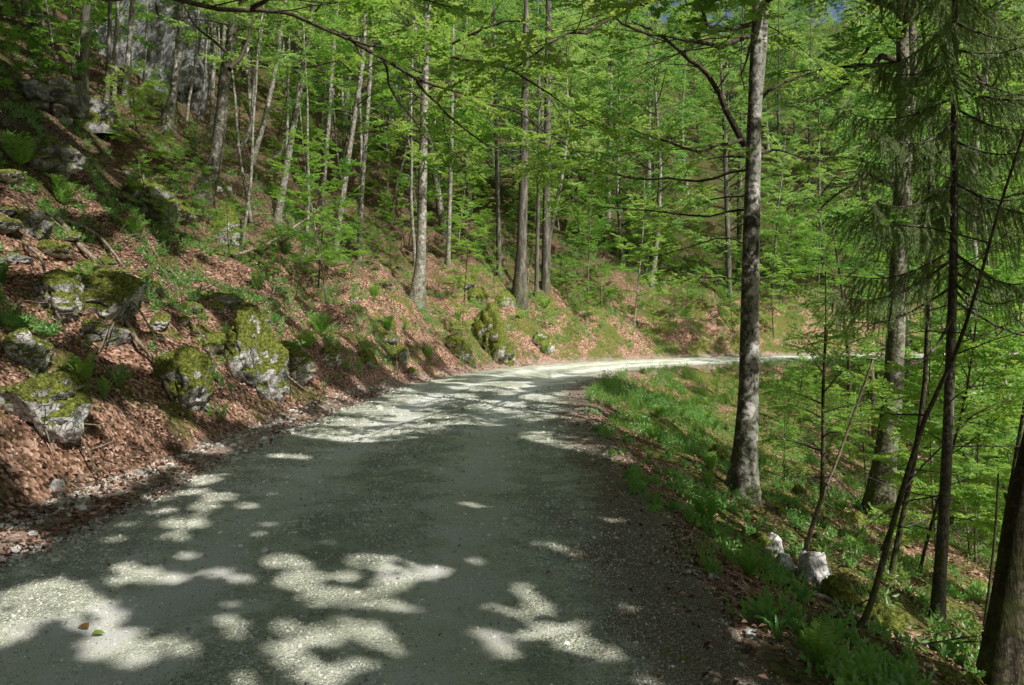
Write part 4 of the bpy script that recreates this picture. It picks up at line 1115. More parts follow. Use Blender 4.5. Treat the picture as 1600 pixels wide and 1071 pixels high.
scatter(30, (-20, 0), (15, 34), lambda x, y, e, d, px: d < 0 and -16 < e < -3.5 and 240 < px < 760, 1.0, lambda x, y, e, px: put(PY[:2], x, y, 'knee high beech seedling in the litter of the left slope', 'beech seedlings on the left slope', .3, .5))
scatter(14, (34, 75), (78, 128), lambda x, y, e, d, px: d < 0 and px > 1180 and px < 1480, 3.0, ch_bend)
# young growth
scatter(6, (-30, -6), (28, 46), lambda x, y, e, d, px: d < 0 and e < -6 and px < 340, 1.6, ch_left)
scatter(9, (-30, -6), (20, 40), lambda x, y, e, d, px: d < 0 and e < -6 and px < 360, 1.2, lambda x, y, e, px: put(PY, x, y, 'leafy sapling on the steep ground below the cliff', 'saplings on the steep ground below the cliff'))
scatter(13, (-24, 6), (16, 44), lambda x, y, e, d, px: d < 0 and -24 < e < -2.5 and 380 < px < 1080, 1.2, lambda x, y, e, px: put(PY, x, y, 'thin leafy beech sapling under the trees on the left slope', 'saplings on the left slope'))
scatter(36, (0, 34), (32, 60), lambda x, y, e, d, px: d < 0 and -12 < e < -1.2, 1.1, lambda x, y, e, px: put(PY, x, y, 'leafy sapling on the bank behind the road bend', 'saplings on the bank behind the road bend'))
scatter(44, (4, 26), (8, 33), lambda x, y, e, d, px: d > 0 and e > 3.2 and px > 1240 and (H(x, y, False) < -2.6 or px > 1385), 1.0, lambda x, y, e, px: put(PY, x, y, 'spindly leafy sapling on the slope below the road', 'saplings on the slope below the road', .5, .85))
# ---- rocks
rngR = np.random.default_rng(77)
_rocks = [
    # px, py(foot), w, h, label, mat, facets, rough
    (35, 650, 140, 105, 'large moss covered outcrop at the left edge of the view above the leaf bank', M_rock, 8, .22),
    (28, 560, 70, 60, 'white faced rock above the large mossy outcrop at the left edge', M_rock, 10, .2),
    (72, 478, 100, 70, 'rounded mossy rock with white patches below the sunlit leaf pile', M_rock, 9, .22),
    (150, 470, 110, 66, 'broken white and mossy rock beside the root-like curved log', M_rock, 10, .24),
    (150, 530, 76, 44, 'low dark-holed rock in the middle of the left bank', M_rock_dark, 10, .22),
    (276, 618, 86, 96, 'steep boulder topped by bright sunlit moss at the foot of the bank', M_rock_moss, 8, .2),
    (320, 545, 60, 50, 'small white rock just left of the tall mossy outcrop', M_rock, 11, .2),
    (388, 592, 105, 142, 'tall white faced outcrop with moss strips beside the ferns', M_rock, 9, .25),
    (455, 580, 60, 46, 'grey rock with moss tuft right of the tall white faced outcrop', M_rock, 10, .2),
    (345, 372, 62, 66, 'rounded boulder with thick moss cap below the dark crooked beech', M_rock, 7, .18),
    (215, 325, 92, 74, 'dark overhanging rock with hanging dry grass', M_rock_dark, 8, .26),
    (30, 352, 66, 50, 'small dark mossy rock at the left edge under the fern patch', M_rock_dark, 9, .2),
    (60, 158, 105, 64, 'dark crag with white lichen at the upper left', M_rock_dark, 11, .26),
    (50, 250, 110, 52, 'long mossy ledge below the dark crag', M_rock_dark, 10, .24),
    (265, 342, 60, 40, 'moss hummock between the overhanging rock and the capped boulder', M_rock_moss, 7, .16),
    (768, 552, 76, 92, 'sunlit mossy outcrop right above the road before the bend', M_rock_moss, 9, .24),
    (722, 446, 40, 24, 'small mossy boulder left of the sunlit outcrop, uppermost of three', M_rock_moss, 7, .16),
    (746, 470, 34, 26, 'small mossy boulder just above the sunlit outcrop', M_rock_moss, 7, .16),
    (788, 478, 44, 28, 'mossy boulder at the roots of the stout dark spruce', M_rock_moss, 7, .18),
    (606, 516, 26, 28, 'small pale green rock standing alone on the leafy bank', M_rock_moss, 8, .16),
    (622, 562, 40, 30, 'dark mossy rock near the road below the pale beech', M_rock, 9, .2),
    (568, 566, 40, 26, 'low mossy boulder beside the road, left of the pale beech', M_rock_moss, 8, .18),
    (508, 562, 46, 36, 'mossy rock in the fern patch by the road', M_rock, 9, .2),
    (712, 552, 44, 34, 'mossy rock left of the sunlit outcrop at road level', M_rock_moss, 8, .18),
    (845, 542, 42, 34, 'dark mossy rock beside the road under the bluish spruce', M_rock, 9, .2),
    (1213, 862, 40, 40, 'small white block lying on the right slope, upper of two', M_rock_bare, 13, .1),
    (1230, 886, 34, 30, 'small white block lying on the right slope, lower of two', M_rock_bare, 13, .1),
    (1190, 850, 34, 22, 'pale mossy stone next to the two small white blocks', M_rock, 10, .14),
    (1283, 918, 60, 72, 'angular white boulder below the broken grey stick', M_rock_bare, 14, .1),
    (1326, 962, 76, 66, 'long mossy boulder right of the angular white one', M_rock_moss, 8, .16),
    (1334, 968, 30, 20, 'pale stone wedged under the long mossy boulder', M_rock_bare, 11, .12),
    (1384, 984, 70, 46, 'flat mossy boulder at the foot of the curved leaning stem', M_rock_moss, 8, .16),
    (1408, 974, 34, 24, 'small round mossy stone beside the flat mossy boulder', M_rock_moss, 7, .14),
    (1484, 1075, 42, 32, 'round moss cushion stone at the bottom edge, left one', M_rock_moss, 7, .12),
    (1522, 1078, 38, 34, 'round moss cushion stone at the bottom edge, next to the black trunk', M_rock_moss, 7, .12),
    (1334, 820, 50, 26, 'brown mossy slab in front of the twin-stemmed beech', M_rock_moss, 10, .14),
    (1128, 728, 46, 40, 'mossy rock left of the large blotched beech foot', M_rock_moss, 9, .2),
    (1210, 800, 40, 26, 'dark rock below the large blotched beech', M_rock_dark, 10, .2),
    (1252, 775, 20, 24, 'small mossy stone right of the large blotched beech', M_rock_moss, 8, .16),
    (1182, 1000, 38, 26, 'sunlit pinkish stone on the verge above the herbs', M_rock_bare, 11, .12),
    (640, 585, 26, 14, 'small grey stone at the road edge below the leaf bank', M_rock, 11, .14),
    (428, 612, 20, 14, 'small grey stone lying on red leaves below the outcrop', M_rock_bare, 11, .14),
    (84, 765, 26, 22, 'small white stone lying on the red leaf bank', M_rock_bare, 12, .14),
]
for r in _rocks:
    boulder(rngR, r[0], r[1], r[2], r[3], r[4], r[5], facets=r[6], rough=r[7], sub=5 if r[2] > 40 else 4)

# smaller half buried rocks
SR = []
for k in range(7):
    V, T = rock_geo(rngR, (1, .9, .75), 4, 9, .2); SR.append(mk('small_rock', V, T=T, mat=[M_rock, M_rock_moss, M_rock_dark][k % 3], smooth=True))
for k in range(190):
    zone = 0 if k < 160 else 1
    for _ in range(300):
        x, y = ((rngR.uniform(-18, -2.5), rngR.uniform(6, 34)) if k < 84 else (rngR.uniform(-10, -3), rngR.uniform(5, 18))) if zone == 0 else (rngR.uniform(2, 9), rngR.uniform(6, 20))
        e = float(bil(EDGE, x, y)); d = float(bil(_d, x, y))
        if (zone == 0 and d < 0 and -12 < e < -.9 and fbm2(np.array([x / 2.5]), np.array([y / 2.5]), 2, 88)[0] > .47) or (zone == 1 and d > 0 and 1.8 < e < 7): break
    r = rngR.uniform(.07, .34) * (1.1 if zone == 0 else .75) * (1 if k < 84 else .8); o = obj('small_rock', SR[int(rngR.integers(7))], None, (x, y, float(H(x, y, False)) + r * .12))
    o.scale = (r * rngR.uniform(.8, 1.5), r, r * rngR.uniform(.6, 1.0)); o.rotation_euler = (rngR.uniform(-.3, .3), rngR.uniform(-.3, .3), rngR.uniform(0, 6.28))
    tag(o, 'small half buried mossy rock on the left slope' if zone == 0 else 'small half buried mossy rock on the right slope', 'rock', 'small rocks on the left slope' if zone == 0 else 'small rocks on the right slope')

# stump
p, D = ground_hit(156, 200); rngT = np.random.default_rng(3)
tb = Tubes(); pth = smooth_path([[0, 0, -.3], [0, 0, 0], [.03, 0, .5], [.05, .02, .95], [.06, .02, 1.02]], .08); trunk_tube(tb, pth, np.interp(pth[:, 2], [-.3, 0, .5, .95, 1.02], [.5, .48, .4, .36, .05]), 20, .5, 3, 0, .14)
tag(obj('tree_stump', tb.mesh('tree_stump', M_rock_dark), None, p), 'broad mossy tree stump beside the thick brown spruce trunk', 'stump')

# limestone cliff behind the trees
p, D = ground_hit(215, 150); rngC = np.random.default_rng(8)
p, D = ground_hit(225, 146)
V, T = rock_geo(rngC, (4.4, 2.2, 7.0), 6, 16, .2, (.5, .8))
t = NT('cliff_limestone'); q = t.n('ShaderNodeMapping', ins={'Vector': t.pos(), 'Scale': (1, 1, .22)}).outputs[0]
a = t.math('ADD', t.math('MULTIPLY', t.noise(q, 1.6, 8, .72), .6), t.math('MULTIPLY', t.noise(t.pos(), 3.5, 8, .75), .4))
M_cliff = t.principled(t.ramp(a, [(.40, (.03, .034, .028)), (.47, (.15, .155, .15)), (.53, (.27, .28, .285)), (.64, (.42, .43, .45))]), .95, t.bump(a, .8, .25), .1)
c = obj('rock_cliff', mk('rock_cliff', V, T=T, mat=M_cliff, smooth=True), None, p + np.array([-1.0, 3.2, 2.2]))
tag(c, 'pale blue-grey limestone cliff behind the thin trunks at the upper left', 'cliff')

# ---- fallen wood
rngB = np.random.default_rng(12)
log_on_ground(rngB, [(360, 403), (420, 392), (470, 372), (500, 352)], .05, .03, 'long pale fallen pole sloping up to the right on the left bank', M_dead, 'fallen_pole', 'pole', [.02, .25, .55, .8], 2)
log_on_ground(rngB, [(84, 338), (130, 400), (172, 446), (198, 520), (240, 575), (270, 628)], .05, .025, 'root-like brown branch winding down the left bank', M_dead, lifts=[.05, .12, .12, .1, .1, .03])
log_on_ground(rngB, [(96, 345), (150, 375), (195, 425), (222, 468)], .035, .02, 'shorter mossy branch running beside the winding one', M_dead, lifts=[.04, .1, .08, .02])
log_on_ground(rngB, [(36, 382), (66, 430), (84, 490), (107, 532)], .022, .012, 'bare whitish branch lying over the left edge outcrops', M_dead, lifts=[.05, .16, .16, .03])
log_on_ground(rngB, [(1236, 925), (1290, 955), (1340, 985), (1400, 1005), (1470, 1020), (1560, 1062)], .028, .014, 'thin branch lying across the right slope below the mossy boulders', M_dead, lifts=[.03, .1, .08, .05, .05, .02])
log_on_ground(rngB, [(1262, 684), (1290, 715), (1322, 745)], .06, .05, 'sunlit broken log pointing down the right slope', M_dead, 'fallen_log', 'log', [.05, .05, .05], 1)
log_on_ground(rngB, [(0, 852), (30, 850), (55, 849)], .008, .005, 'pale twig at the left end of the gravel edge', M_dead, 'twig', 'twig', None, 0)
log_on_ground(rngB, [(92, 742), (108, 755), (128, 770)], .012, .008, 'little brown stick on the red leaves by the white stone', M_dead, 'twig', 'twig', None, 1)
log_on_ground(rngB, [(612, 480), (618, 560), (624, 608)], .02, .008, 'bare dead sapling hanging down the bank below the pale beech', M_dead, 'dead_sapling', 'sapling', [.3, .25, .02], 6)
log_on_ground(rngB, [(785, 395), (812, 410), (826, 440), (818, 470)], .03, .02, 'bent dead branch in front of the stout dark spruce', M_dead, lifts=[.8, .8, .4, .05])
for k in range(64):                                        # dead sticks strewn over the left slope
    px, py = (rngB.uniform(240, 700), rngB.uniform(210, 500)) if k < 38 else (rngB.uniform(10, 640), rngB.uniform(330, 620))
    if py > 800 - .42 * px: continue
    if py < 120 + (px - 100) * .33: continue
    a, D = ground_hit(px, py)
    az = rngB.normal(-.9, .7); L = rngB.uniform(1.0, 3.2) if k < 38 else rngB.uniform(.5, 1.6)
    b = a[:2] + L * np.array([math.cos(az), math.sin(az)]); m_ = (a[:2] + b) / 2
    W = np.array([[*a[:2], H(*a[:2], False) + .05], [*m_, H(*m_, False) + rngB.uniform(.08, .4)], [*b, H(*b, False) + rngB.uniform(.05, .5)]])
    branch_world(rngB, W, rngB.uniform(.010, .022), .006, 'bare dead stick strewn among the trunks on the left slope', M_dead, 'dead_stick', 'stick', 3, 'dead sticks on the left slope')

# ---- ferns
rngF = np.random.default_rng(14)
FM = []
for k in range(5):
    hart = k >= 3
    V, Q, rnd = fern_geo(rngF, 8 if not hart else 9, .62 if not hart else .38, hart); FM.append(mk('fern', V, Q=Q, mat=M_fern if not hart else M_herb, fattr={'rnd': rnd}))
_ferns = [(375, 575, 1.3, 0, 'arching bright fern at the foot of the tall white faced outcrop'), (500, 525, 1.3, 1, 'yellowish fern fanning out on the bank beside the road'), (480, 545, 1.0, 2, 'fern beside the yellowish fanned one, nearer the road'),
          (185, 610, 1.2, 3, 'strap-leaved fern with upright glossy fronds on the lower left bank'), (163, 625, 1.0, 4, 'strap-leaved fern left of the upright glossy one'), (60, 610, .9, 3, 'small glossy fern on the outcrop at the left edge'),
          (30, 262, 1.5, 0, 'fern lit from behind at the left edge under the dark crag'), (100, 325, 1.4, 1, 'flat mossy-green fern on the bare leaf slope'), (210, 375, 1.2, 2, 'fern beside the moss hummock on the left slope'), (240, 350, 1.1, 0, 'fern just under the dark overhanging rock'),
          (725, 560, 1.3, 1, 'fern at the road edge before the sunlit outcrop'), (850, 555, 1.3, 2, 'fern at the road edge after the sunlit outcrop'), (585, 470, 1.1, 0, 'fern among leaves left of the stout pale beech'), (670, 560, 1.0, 1, 'fern beside the dead hanging sapling'),
          (540, 580, 1.0, 3, 'glossy strap fern at the road edge in the fern patch'), (455, 560, .9, 0, 'fern tucked behind the grey tufted rock'), (220, 470, 1.0, 1, 'fern below the shorter mossy branch'), (130, 600, .8, 2, 'pale fern next to the steep moss topped boulder'),
          (1020, 690, .9, 0, 'sunlit fern on the right verge near the road crown'), (1045, 655, 1.0, 1, 'fern with spread fronds on the right verge below the bend'), (1085, 640, 1.1, 2, 'taller fern further down the right verge below the bend'), (1065, 760, .8, 3, 'strap-leaved fern on the right verge beside the bare gravel'),
          (1100, 800, .8, 4, 'dark strap-leaved fern in the verge above the white blocks'), (1110, 735, .9, 0, 'fern just left of the large blotched beech foot'), (1215, 1010, .7, 3, 'glossy fern low on the right verge near the bottom edge'), (1280, 1050, .7, 1, 'fern at the bottom edge beside the bare soil'), (1170, 905, .7, 2, 'fern in the herbs left of the angular white boulder'), (1240, 990, .7, 4, 'strap-leaved fern under the thin fallen branch')]
for x, y, s, k, lab in _ferns:
    p, D = ground_hit(x, y); o = obj('fern', FM[k], None, (p[0], p[1], float(H(p[0], p[1])) + .01)); o.rotation_euler = (0, 0, rngF.uniform(0, 6.28)); o.scale = (s * (.62 if x > 950 else .8),) * 3
    tag(o, lab, 'fern')
for k in range(70):
    zone = k % 3
    for _ in range(400):
        x, y = (rngF.uniform(-14, -2), rngF.uniform(7, 28)) if zone == 0 else (rngF.uniform(1.5, 9), rngF.uniform(4, 26)) if zone == 1 else (rngF.uniform(-4, 20), rngF.uniform(26, 44))
        e = float(bil(EDGE, x, y)); d = float(bil(_d, x, y))
        if zone == 1 and d > 0 and .5 < e < 5 or zone != 1 and d < 0 and (-9 if zone == 0 else -7) < e < -.7: break
    o = obj('fern', FM[int(rngF.integers(5))], None, (x, y, float(H(x, y)) + .01)); o.rotation_euler = (0, 0, rngF.uniform(0, 6.28)); o.scale = (rngF.uniform(.5, .95) * (.68 if zone == 1 else 1),) * 3
    tag(o, ['small fern scattered over the leafy left bank', 'small fern scattered in the herbs of the right verge', 'fern growing on the bank behind the road bend'][zone], 'fern', ['ferns on the left bank', 'ferns in the right verge', 'ferns behind the bend'][zone])

# ---- leaf litter
rngL = np.random.default_rng(16)
B, Dd, Nn, LL, WW, RR = [], [], [], [], [], []
for x0, x1, y0, y1, dens, size, side in [(-9.5, -3, 2.5, 9, 900, .062, -1), (-14, -2, 9, 18, 420, .07, -1), (-24, 1, 18, 34, 95, .09, -1), (.9, 8.5, 2.6, 14, 380, .055, 1), (1, 12, 14, 26, 60, .075, 1), (-3.7, 1.3, 2.6, 16, 14, .045, 0)]:
    n = int((x1 - x0) * (y1 - y0) * dens); x = rngL.uniform(x0, x1, n); y = rngL.uniform(y0, y1, n); e = bil(EDGE, x, y); d = bil(_d, x, y); o_ = bil(OUT, x, y)
    patch = fbm2(x / .8, y / .8, 3, 91)
    if side < 0: k = (d < 0) & (o_ > -.35) & ((o_ > .10 - 1.2 * (patch - .45)) | (rngL.random(n) < .3)) & ((patch > .43) | (rngL.random(n) < .22))
    elif side > 0: k = (d > 0) & (o_ > -.6) & ((patch > .42) | (rngL.random(n) < .25)) & ((o_ > .1) | (rngL.random(n) < .3))
    else: k = (np.abs(d) < 2.4) & (rngL.random(n) < (np.abs(d) / 2.4) ** 4 * np.where(d > 0, 1.0, .5) + .008)
    x, y = x[k], y[k]; n = len(x)
    ee = np.abs(bil(_d, x, y)) < bil(_hw, x, y) + .1
    z = np.where(ee, road_h(bil(_d, x, y), y, 2.4) + .035, H(x, y)) + rngL.uniform(.004, .03, n)
    a = rngL.uniform(0, 6.283, n); nn = unit(Hn(x, y) + rngL.normal(0, .30, (n, 3))); dv = np.stack([np.cos(a), np.sin(a), 0 * a], 1); dv = unit(dv - nn * (dv * nn).sum(1)[:, None])
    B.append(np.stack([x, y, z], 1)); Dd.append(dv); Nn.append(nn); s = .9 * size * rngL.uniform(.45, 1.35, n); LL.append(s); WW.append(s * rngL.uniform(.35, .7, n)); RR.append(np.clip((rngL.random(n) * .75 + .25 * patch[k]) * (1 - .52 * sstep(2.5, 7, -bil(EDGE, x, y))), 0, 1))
V, Q = leafquads(np.concatenate(B), np.concatenate(Dd), np.concatenate(Nn), np.concatenate(LL), np.concatenate(WW), .35)
t = NT('dry_beech_leaf')
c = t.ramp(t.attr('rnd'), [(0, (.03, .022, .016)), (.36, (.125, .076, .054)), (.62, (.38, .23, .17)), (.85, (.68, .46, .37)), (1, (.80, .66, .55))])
d1 = t.n('ShaderNodeBsdfDiffuse', ins={'Color': c}).outputs[0]; d2 = t.n('ShaderNodeBsdfTranslucent', ins={'Color': c}).outputs[0]
t.t.links.new(t.n('ShaderNodeMixShader', ins={'Fac': .15, 1: d1, 2: d2}).outputs[0], t.out.inputs[0])
print('litter', len(Q))
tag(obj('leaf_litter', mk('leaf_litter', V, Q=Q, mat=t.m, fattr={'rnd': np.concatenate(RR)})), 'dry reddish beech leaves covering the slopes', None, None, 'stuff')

# ---- herbs
rngH = np.random.default_rng(18)


def herbs(name, label, zones, mat=None):
    spr_s, spr_b = [], []
    for x0, x1, y0, y1, dens, test, hgt in zones:
        n = int((x1 - x0) * (y1 - y0) * dens); x = rngH.uniform(x0, x1, n); y = rngH.uniform(y0, y1, n); e = bil(OUT, x, y) * np.sign(bil(_d, x, y)); d = bil(_d, x, y); pa = fbm2(x / 1.1, y / 1.1, 3, 95)
        k = test(x, y, e, d, pa, rngH.random(n))
        for rx, ry, rr in ROCKS: k &= ~(np.hypot(x - rx, y - (ry - .12)) < rr * 1.0 + .18) if ry < 16 else True
        x, y = x[k], y[k]; z = np.where(bil(OUT, x, y) < .1, .0, H(x, y)); nn = Hn(x, y)
        for i in range(len(x)):
            h = hgt * rngH.uniform(.6, 1.3)
            for _ in range(int(rngH.integers(3, 6))):
                a = rngH.uniform(0, 6.28); t_ = rngH.uniform(.3, 1.1)
                (spr_b if rngH.random() < .35 else spr_s).append(((x[i] + rngH.normal(0, .03), y[i] + rngH.normal(0, .03), z[i]), nn[i] * .5 + np.array([math.cos(a) * t_, math.sin(a) * t_, 1.0]), h * rngH.uniform(.6, 1.2)))
    mat = mat or M_herb
    me = [spray_leaves(rngH, s, m, l, wr=w, ang=1.25, tilt=.4, mat=mat, nup=np.array([0.3, -.4, .8]), hexa=True) for s, m, l, w in ((spr_s, 7, .055, .5), (spr_b, 4, .095, .42))]
    bm_ = bmesh.new()
    for q in me: bm_.from_mesh(q)
    out = me[0].copy(); bm_.to_mesh(out); bm_.free()
    print(name, len(out.polygons))
    tag(obj(name, out), label, None, None, 'stuff')


_rz = lambda x, y, e, d, pa, r: (d > 0) & (e > -.05 + .9 * (pa - .5)) & (e < 3.0) & (r < np.clip((pa - .36) * 3.4, .08, .85) * (1 - .85 * sstep(1.1, 2.1, e) * (y < 12)))
_rz2 = lambda x, y, e, d, pa, r: (d > 0) & (e > 2.4) & (e < 12) & (r < np.clip((pa - .42) * 4, .04, .7))
_lz = lambda x, y, e, d, pa, r: (d < 0) & (e < -.5) & (e > -9) & (r < np.clip((pa - .45) * 5, .04, 1))
_bz = lambda x, y, e, d, pa, r: (d < 0) & (e < -.3) & (e > -10) & (r < np.clip((pa - .36) * 4, .05, 1))
herbs('undergrowth', 'green herbs and seedlings covering the slope right of the road', [(1, 6.5, 2.6, 12, 46, _rz, .115), (1, 9, 12, 24, 26, _rz, .2), (2.5, 30, 20, 38, 14, _rz, .3), (3.0, 14, 4, 16, 26, _rz2, .16), (5, 32, 14, 36, 26, _rz2, .30)])
herbs('bank_undergrowth', 'green seedlings on the slope left of the road and behind the bend', [(-12, -3.5, 4, 16, 40, _lz, .14), (-22, -2, 14, 32, 22, lambda x, y, e, d, pa, r: (d < 0) & (e < -.5) & (e > -15) & (r < np.clip((pa - .40) * 4, .05, .9)), .22), (-2, 36, 26, 58, 20, _bz, .42)])

# ---- grass tufts
rngG = np.random.default_rng(20)
B, Dd, Nn, LL, WW = [], [], [], [], []
for x0, x1, y0, y1, dens, test, hg in [(1, 6, 5, 16, 5, lambda e, d, p: (d > 0) & (e > .1) & (e < 1.6) & (p > .55), .13), (2, 26, 16, 36, 8, lambda e, d, p: (d > 0) & (e > .1) & (e < 3) & (p > .46), .24), (-12, -3, 6, 22, 3, lambda e, d, p: (d < 0) & (e < -1) & (p > .56), .2)]:
    n = int((x1 - x0) * (y1 - y0) * dens); x = rngG.uniform(x0, x1, n); y = rngG.uniform(y0, y1, n); k = test(bil(EDGE, x, y), bil(_d, x, y), fbm2(x / 1.3, y / 1.3, 3, 97)); x, y = x[k], y[k]; n = len(x); b = 22
    xx = np.repeat(x, b) + rngG.normal(0, .05, n * b); yy = np.repeat(y, b) + rngG.normal(0, .05, n * b); a = rngG.uniform(0, 6.283, n * b); tl = rngG.uniform(.15, .8, n * b)
    dv = unit(np.stack([np.cos(a) * tl, np.sin(a) * tl, np.ones(n * b)], 1))
    B.append(np.stack([xx, yy, H(xx, yy)], 1)); Dd.append(dv); Nn.append(unit(np.stack([np.cos(a), np.sin(a), -tl], 1))); l = hg * rngG.uniform(.5, 1.3, n * b); LL.append(l); WW.append(np.full(n * b, .009) + .01 * l)
V, Q = leafquads(np.concatenate(B), np.concatenate(Dd), np.concatenate(Nn), np.concatenate(LL), np.concatenate(WW), .1, True)
tag(obj('grass', mk('grass', V, Q=Q, mat=M_fern, fattr={'rnd': rngG.random(len(Q))})), 'grass tufts along the verges', None, None, 'stuff')

# ---- gravel stones
rngK = np.random.default_rng(22)
CUBE = np.array([[-1, -1, -1], [1, -1, -1], [1, 1, -1], [-1, 1, -1], [-1, -1, 1], [1, -1, 1], [1, 1, 1], [-1, 1, 1]], float) * .58
CQ = np.array([[0, 3, 2, 1], [4, 5, 6, 7], [0, 1, 5, 4], [1, 2, 6, 5], [2, 3, 7, 6], [3, 0, 4, 7]])


def stones(x, y, z, s, rng):
    n = len(x); V = CUBE[None] * (1 + rng.normal(0, .22, (n, 8, 3))) * np.stack([s * rng.uniform(.7, 1.3, n), s * rng.uniform(.7, 1.3, n), s * rng.uniform(.45, .9, n)], 1)[:, None] * .5
    V += rng.normal(0, .12, (n, 8, 3)) * s[:, None, None] * .5
    a = rng.uniform(0, 6.283, n); c, q = np.cos(a)[:, None], np.sin(a)[:, None]
    V = np.stack([V[:, :, 0] * c - V[:, :, 1] * q, V[:, :, 0] * q + V[:, :, 1] * c, V[:, :, 2]], -1) + np.stack([x, y, z], 1)[:, None]
    return V.reshape(-1, 3), (np.arange(n)[:, None, None] * 8 + CQ[None]).reshape(-1, 4)


xs_, ys_, ss_ = [], [], []
for y0, y1, dens, smin in [(2.6, 5, 4200, .006), (5, 8, 2000, .009), (8, 13, 700, .013), (13, 20, 160, .02)]:
    n = int(6.4 * (y1 - y0) * dens); x = rngK.uniform(-4.6, 1.8, n); y = rngK.uniform(y0, y1, n); d = bil(_d, x, y); hw = bil(_hw, x, y)
    rut = np.exp(-((d + .95) / .42) ** 2) + np.exp(-((d - .85) / .42) ** 2); pa = fbm2(x / .7, y / .7, 3, 99)
    k = (np.abs(d) < hw + .35) & (rngK.random(n) < np.clip(.15 + .75 * (1 - rut) * (pa * 2.2 - .4) + sstep(1.8, 2.4, np.abs(d)) * np.where(d < 0, .5, -.3), .03, 1))
    x, y = x[k], y[k]; xs_.append(x); ys_.append(y); ss_.append(smin * np.exp(np.abs(rngK.normal(0, .5, len(x)))) * (1 + .5 * sstep(1.9, 2.5, -d[k]) - .3 * sstep(1.5, 2.2, d[k])))
x, y, s = np.concatenate(xs_), np.concatenate(ys_), np.concatenate(ss_)
d = bil(_d, x, y); z = road_h(d, y, 2.4) + .05 * (fbm2(x / 1.3, y / 1.3, 3, 73) - .5) + .028 * (fbm2(x / .16, y / .16, 3, 74) - .5) - .38 * sstep(-.05, .75, np.abs(d) - bil(_hw, x, y))
z = np.where(np.abs(d) > bil(_hw, x, y) + .15, np.maximum(z, H(x, y) - .0), z)
V, Q = stones(x, y, z + s * .12, s, rngK)
t = NT('gravel_stone'); M_stone = t.principled(t.ramp(t.attr('rnd'), [(0, (.26, .26, .22)), (.5, (.60, .59, .53)), (1, (.92, .91, .86))]), .9, None, .2)
print('gravel', len(x))
tag(obj('gravel', mk('gravel', V, Q=Q, mat=M_stone, fattr={'rnd': np.repeat(rngK.random(len(x)), 6)})), 'loose limestone gravel on the road', None, None, 'stuff')

# larger stones along the road edges
SM = []
for k in range(4):
    V, T = rock_geo(rngK, (1, .85, .7), 3, 12, .12); SM.append(mk('stone', V, T=T, mat=M_rock_bare, smooth=False))
for k in range(46):
    left = k < 34
    if left:
        y = rngK.uniform(5, 12.5) if k < 26 else rngK.uniform(12, 22); x = np.interp(y, RC[:, 1][:110], RC[:, 0][:110]) - 2.42 + rngK.normal(-.05, .12)
    else:
        y = rngK.uniform(3.5, 14); x = np.interp(y, RC[:, 1][:110], RC[:, 0][:110]) + 2.5 + rngK.normal(0.1, .2)
    r = rngK.uniform(.02, .06) * (1.0 if left else .8)
    o = obj('stone', SM[k % 4], None, (x, y, float(H(x, y)) + r * .2)); o.scale = (r, r, r); o.rotation_euler = (0, 0, rngK.uniform(0, 6.28))
    tag(o, 'fist sized pale stone in the loose row along the left road edge' if left else 'fist sized pale stone in the soil of the right road edge', 'stone', 'stones along the left road edge' if left else 'stones along the right road edge')
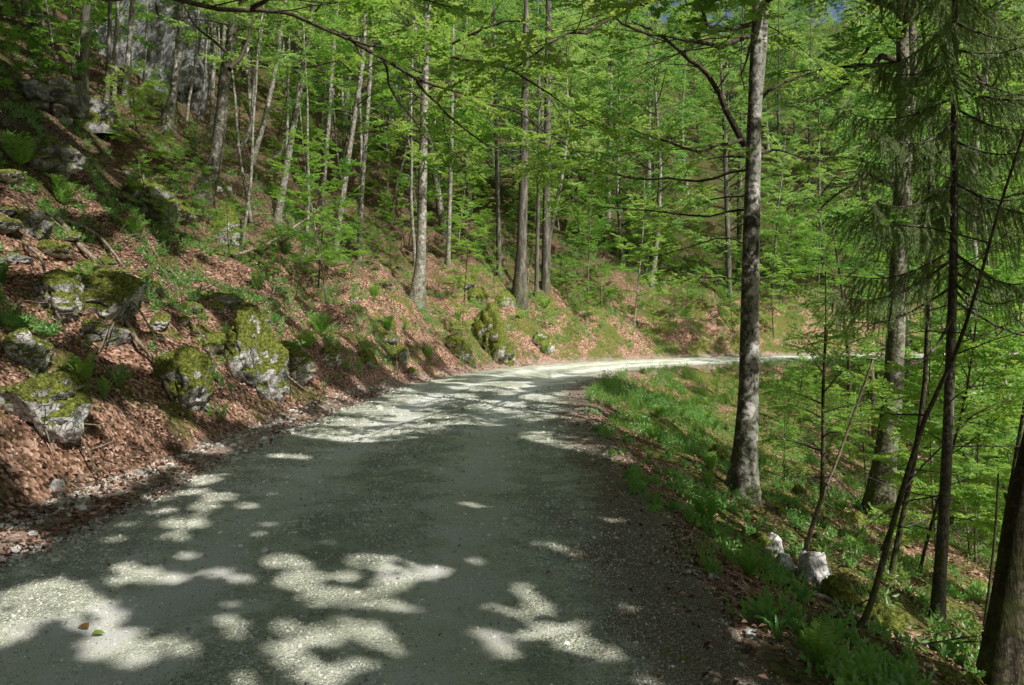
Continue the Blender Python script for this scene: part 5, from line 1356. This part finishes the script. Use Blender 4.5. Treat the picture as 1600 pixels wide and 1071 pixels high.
# single leaves on the road
M_yl = leaf_mat('yellow_leaf', [(.22, .11, .03), (.30, .16, .05)], [(.2, .1, .03), (.28, .14, .04)], .2)
M_gl = leaf_mat('green_leaf', [(.16, .24, .04), (.2, .28, .05)], [(.2, .3, .05), (.25, .35, .06)], .2)
for px, py, mt, lab, sz in [(139, 984, M_yl, 'orange fallen leaf lying in the sunny patch on the road', .075), (142, 993, M_gl, 'greenish fallen leaf just in front of the orange one', .07), (1070, 1040, M_gl, 'yellow-green fallen leaf on the gravel near the bottom right', .07), (170, 892, M_yl, 'small brown leaf on the shaded gravel at the left', .05), (1040, 1028, M_gl, 'green leaf lying left of the yellow-green one', .06)]:
    p, D = ground_hit(px, py); a = rngK.uniform(0, 3)
    V, Q = leafquads(np.zeros((1, 3)), np.array([[math.cos(a), math.sin(a) * .9, .1]]), unit(np.array([[.1, -.2, 1.0]])), np.array([sz]), np.array([sz * .6]), .3, True)
    tag(obj('fallen_leaf', mk('fallen_leaf', V, Q=Q, mat=mt, fattr={'rnd': [.5, .6]}), None, (p[0], p[1], float(road_h(bil(_d, p[0], p[1]), p[1], 2.4) + .05 * (fbm2(np.array([p[0] / 1.3]), np.array([p[1] / 1.3]), 3, 73)[0] - .5)) + .012)), lab, 'leaf')

# ------------------------------------------------------------------ light, sky, camera
sun = bpy.data.objects.new('sun', bpy.data.lights.new('sun', 'SUN')); COL.objects.link(sun)
sun.data.energy = 5.0; sun.data.angle = RAD(.53); sun.data.color = (1, .95, .88)
from mathutils import Vector
sun.rotation_euler = Vector(S).to_track_quat('Z', 'Y').to_euler()
w = bpy.data.worlds.new('World'); SC.world = w; w.use_nodes = True
nt = w.node_tree; bg = nt.nodes['Background']; sky = nt.nodes.new('ShaderNodeTexSky'); sky.sky_type = 'NISHITA'; sky.sun_disc = False
sky.sun_elevation = SUN_EL; sky.sun_rotation = SUN_AZ % (2 * math.pi); sky.air_density = 1.0; sky.dust_density = 4.0; sky.ozone_density = 1.0
nt.links.new(sky.outputs[0], bg.inputs[0]); bg.inputs[1].default_value = .105
cam = bpy.data.objects.new('camera', bpy.data.cameras.new('camera')); COL.objects.link(cam)
cam.data.sensor_width = 36; cam.data.lens = 36 * F / 1600; cam.data.clip_end = 2000; cam.data.clip_start = .05
cam.location = CAM; cam.rotation_euler = (math.pi / 2 - PITCH, 0, 0); SC.camera = cam
SC.view_settings.view_transform = 'Standard'; SC.view_settings.look = 'None'; SC.view_settings.exposure = 0
SC.cycles.max_bounces = 9; SC.cycles.diffuse_bounces = 7; SC.cycles.transmission_bounces = 7; SC.cycles.glossy_bounces = 2
SC.cycles.sample_clamp_indirect = 6.0
SC.cycles.use_denoising = True
try: SC.cycles.denoiser = 'OPENIMAGEDENOISE'
except Exception: pass
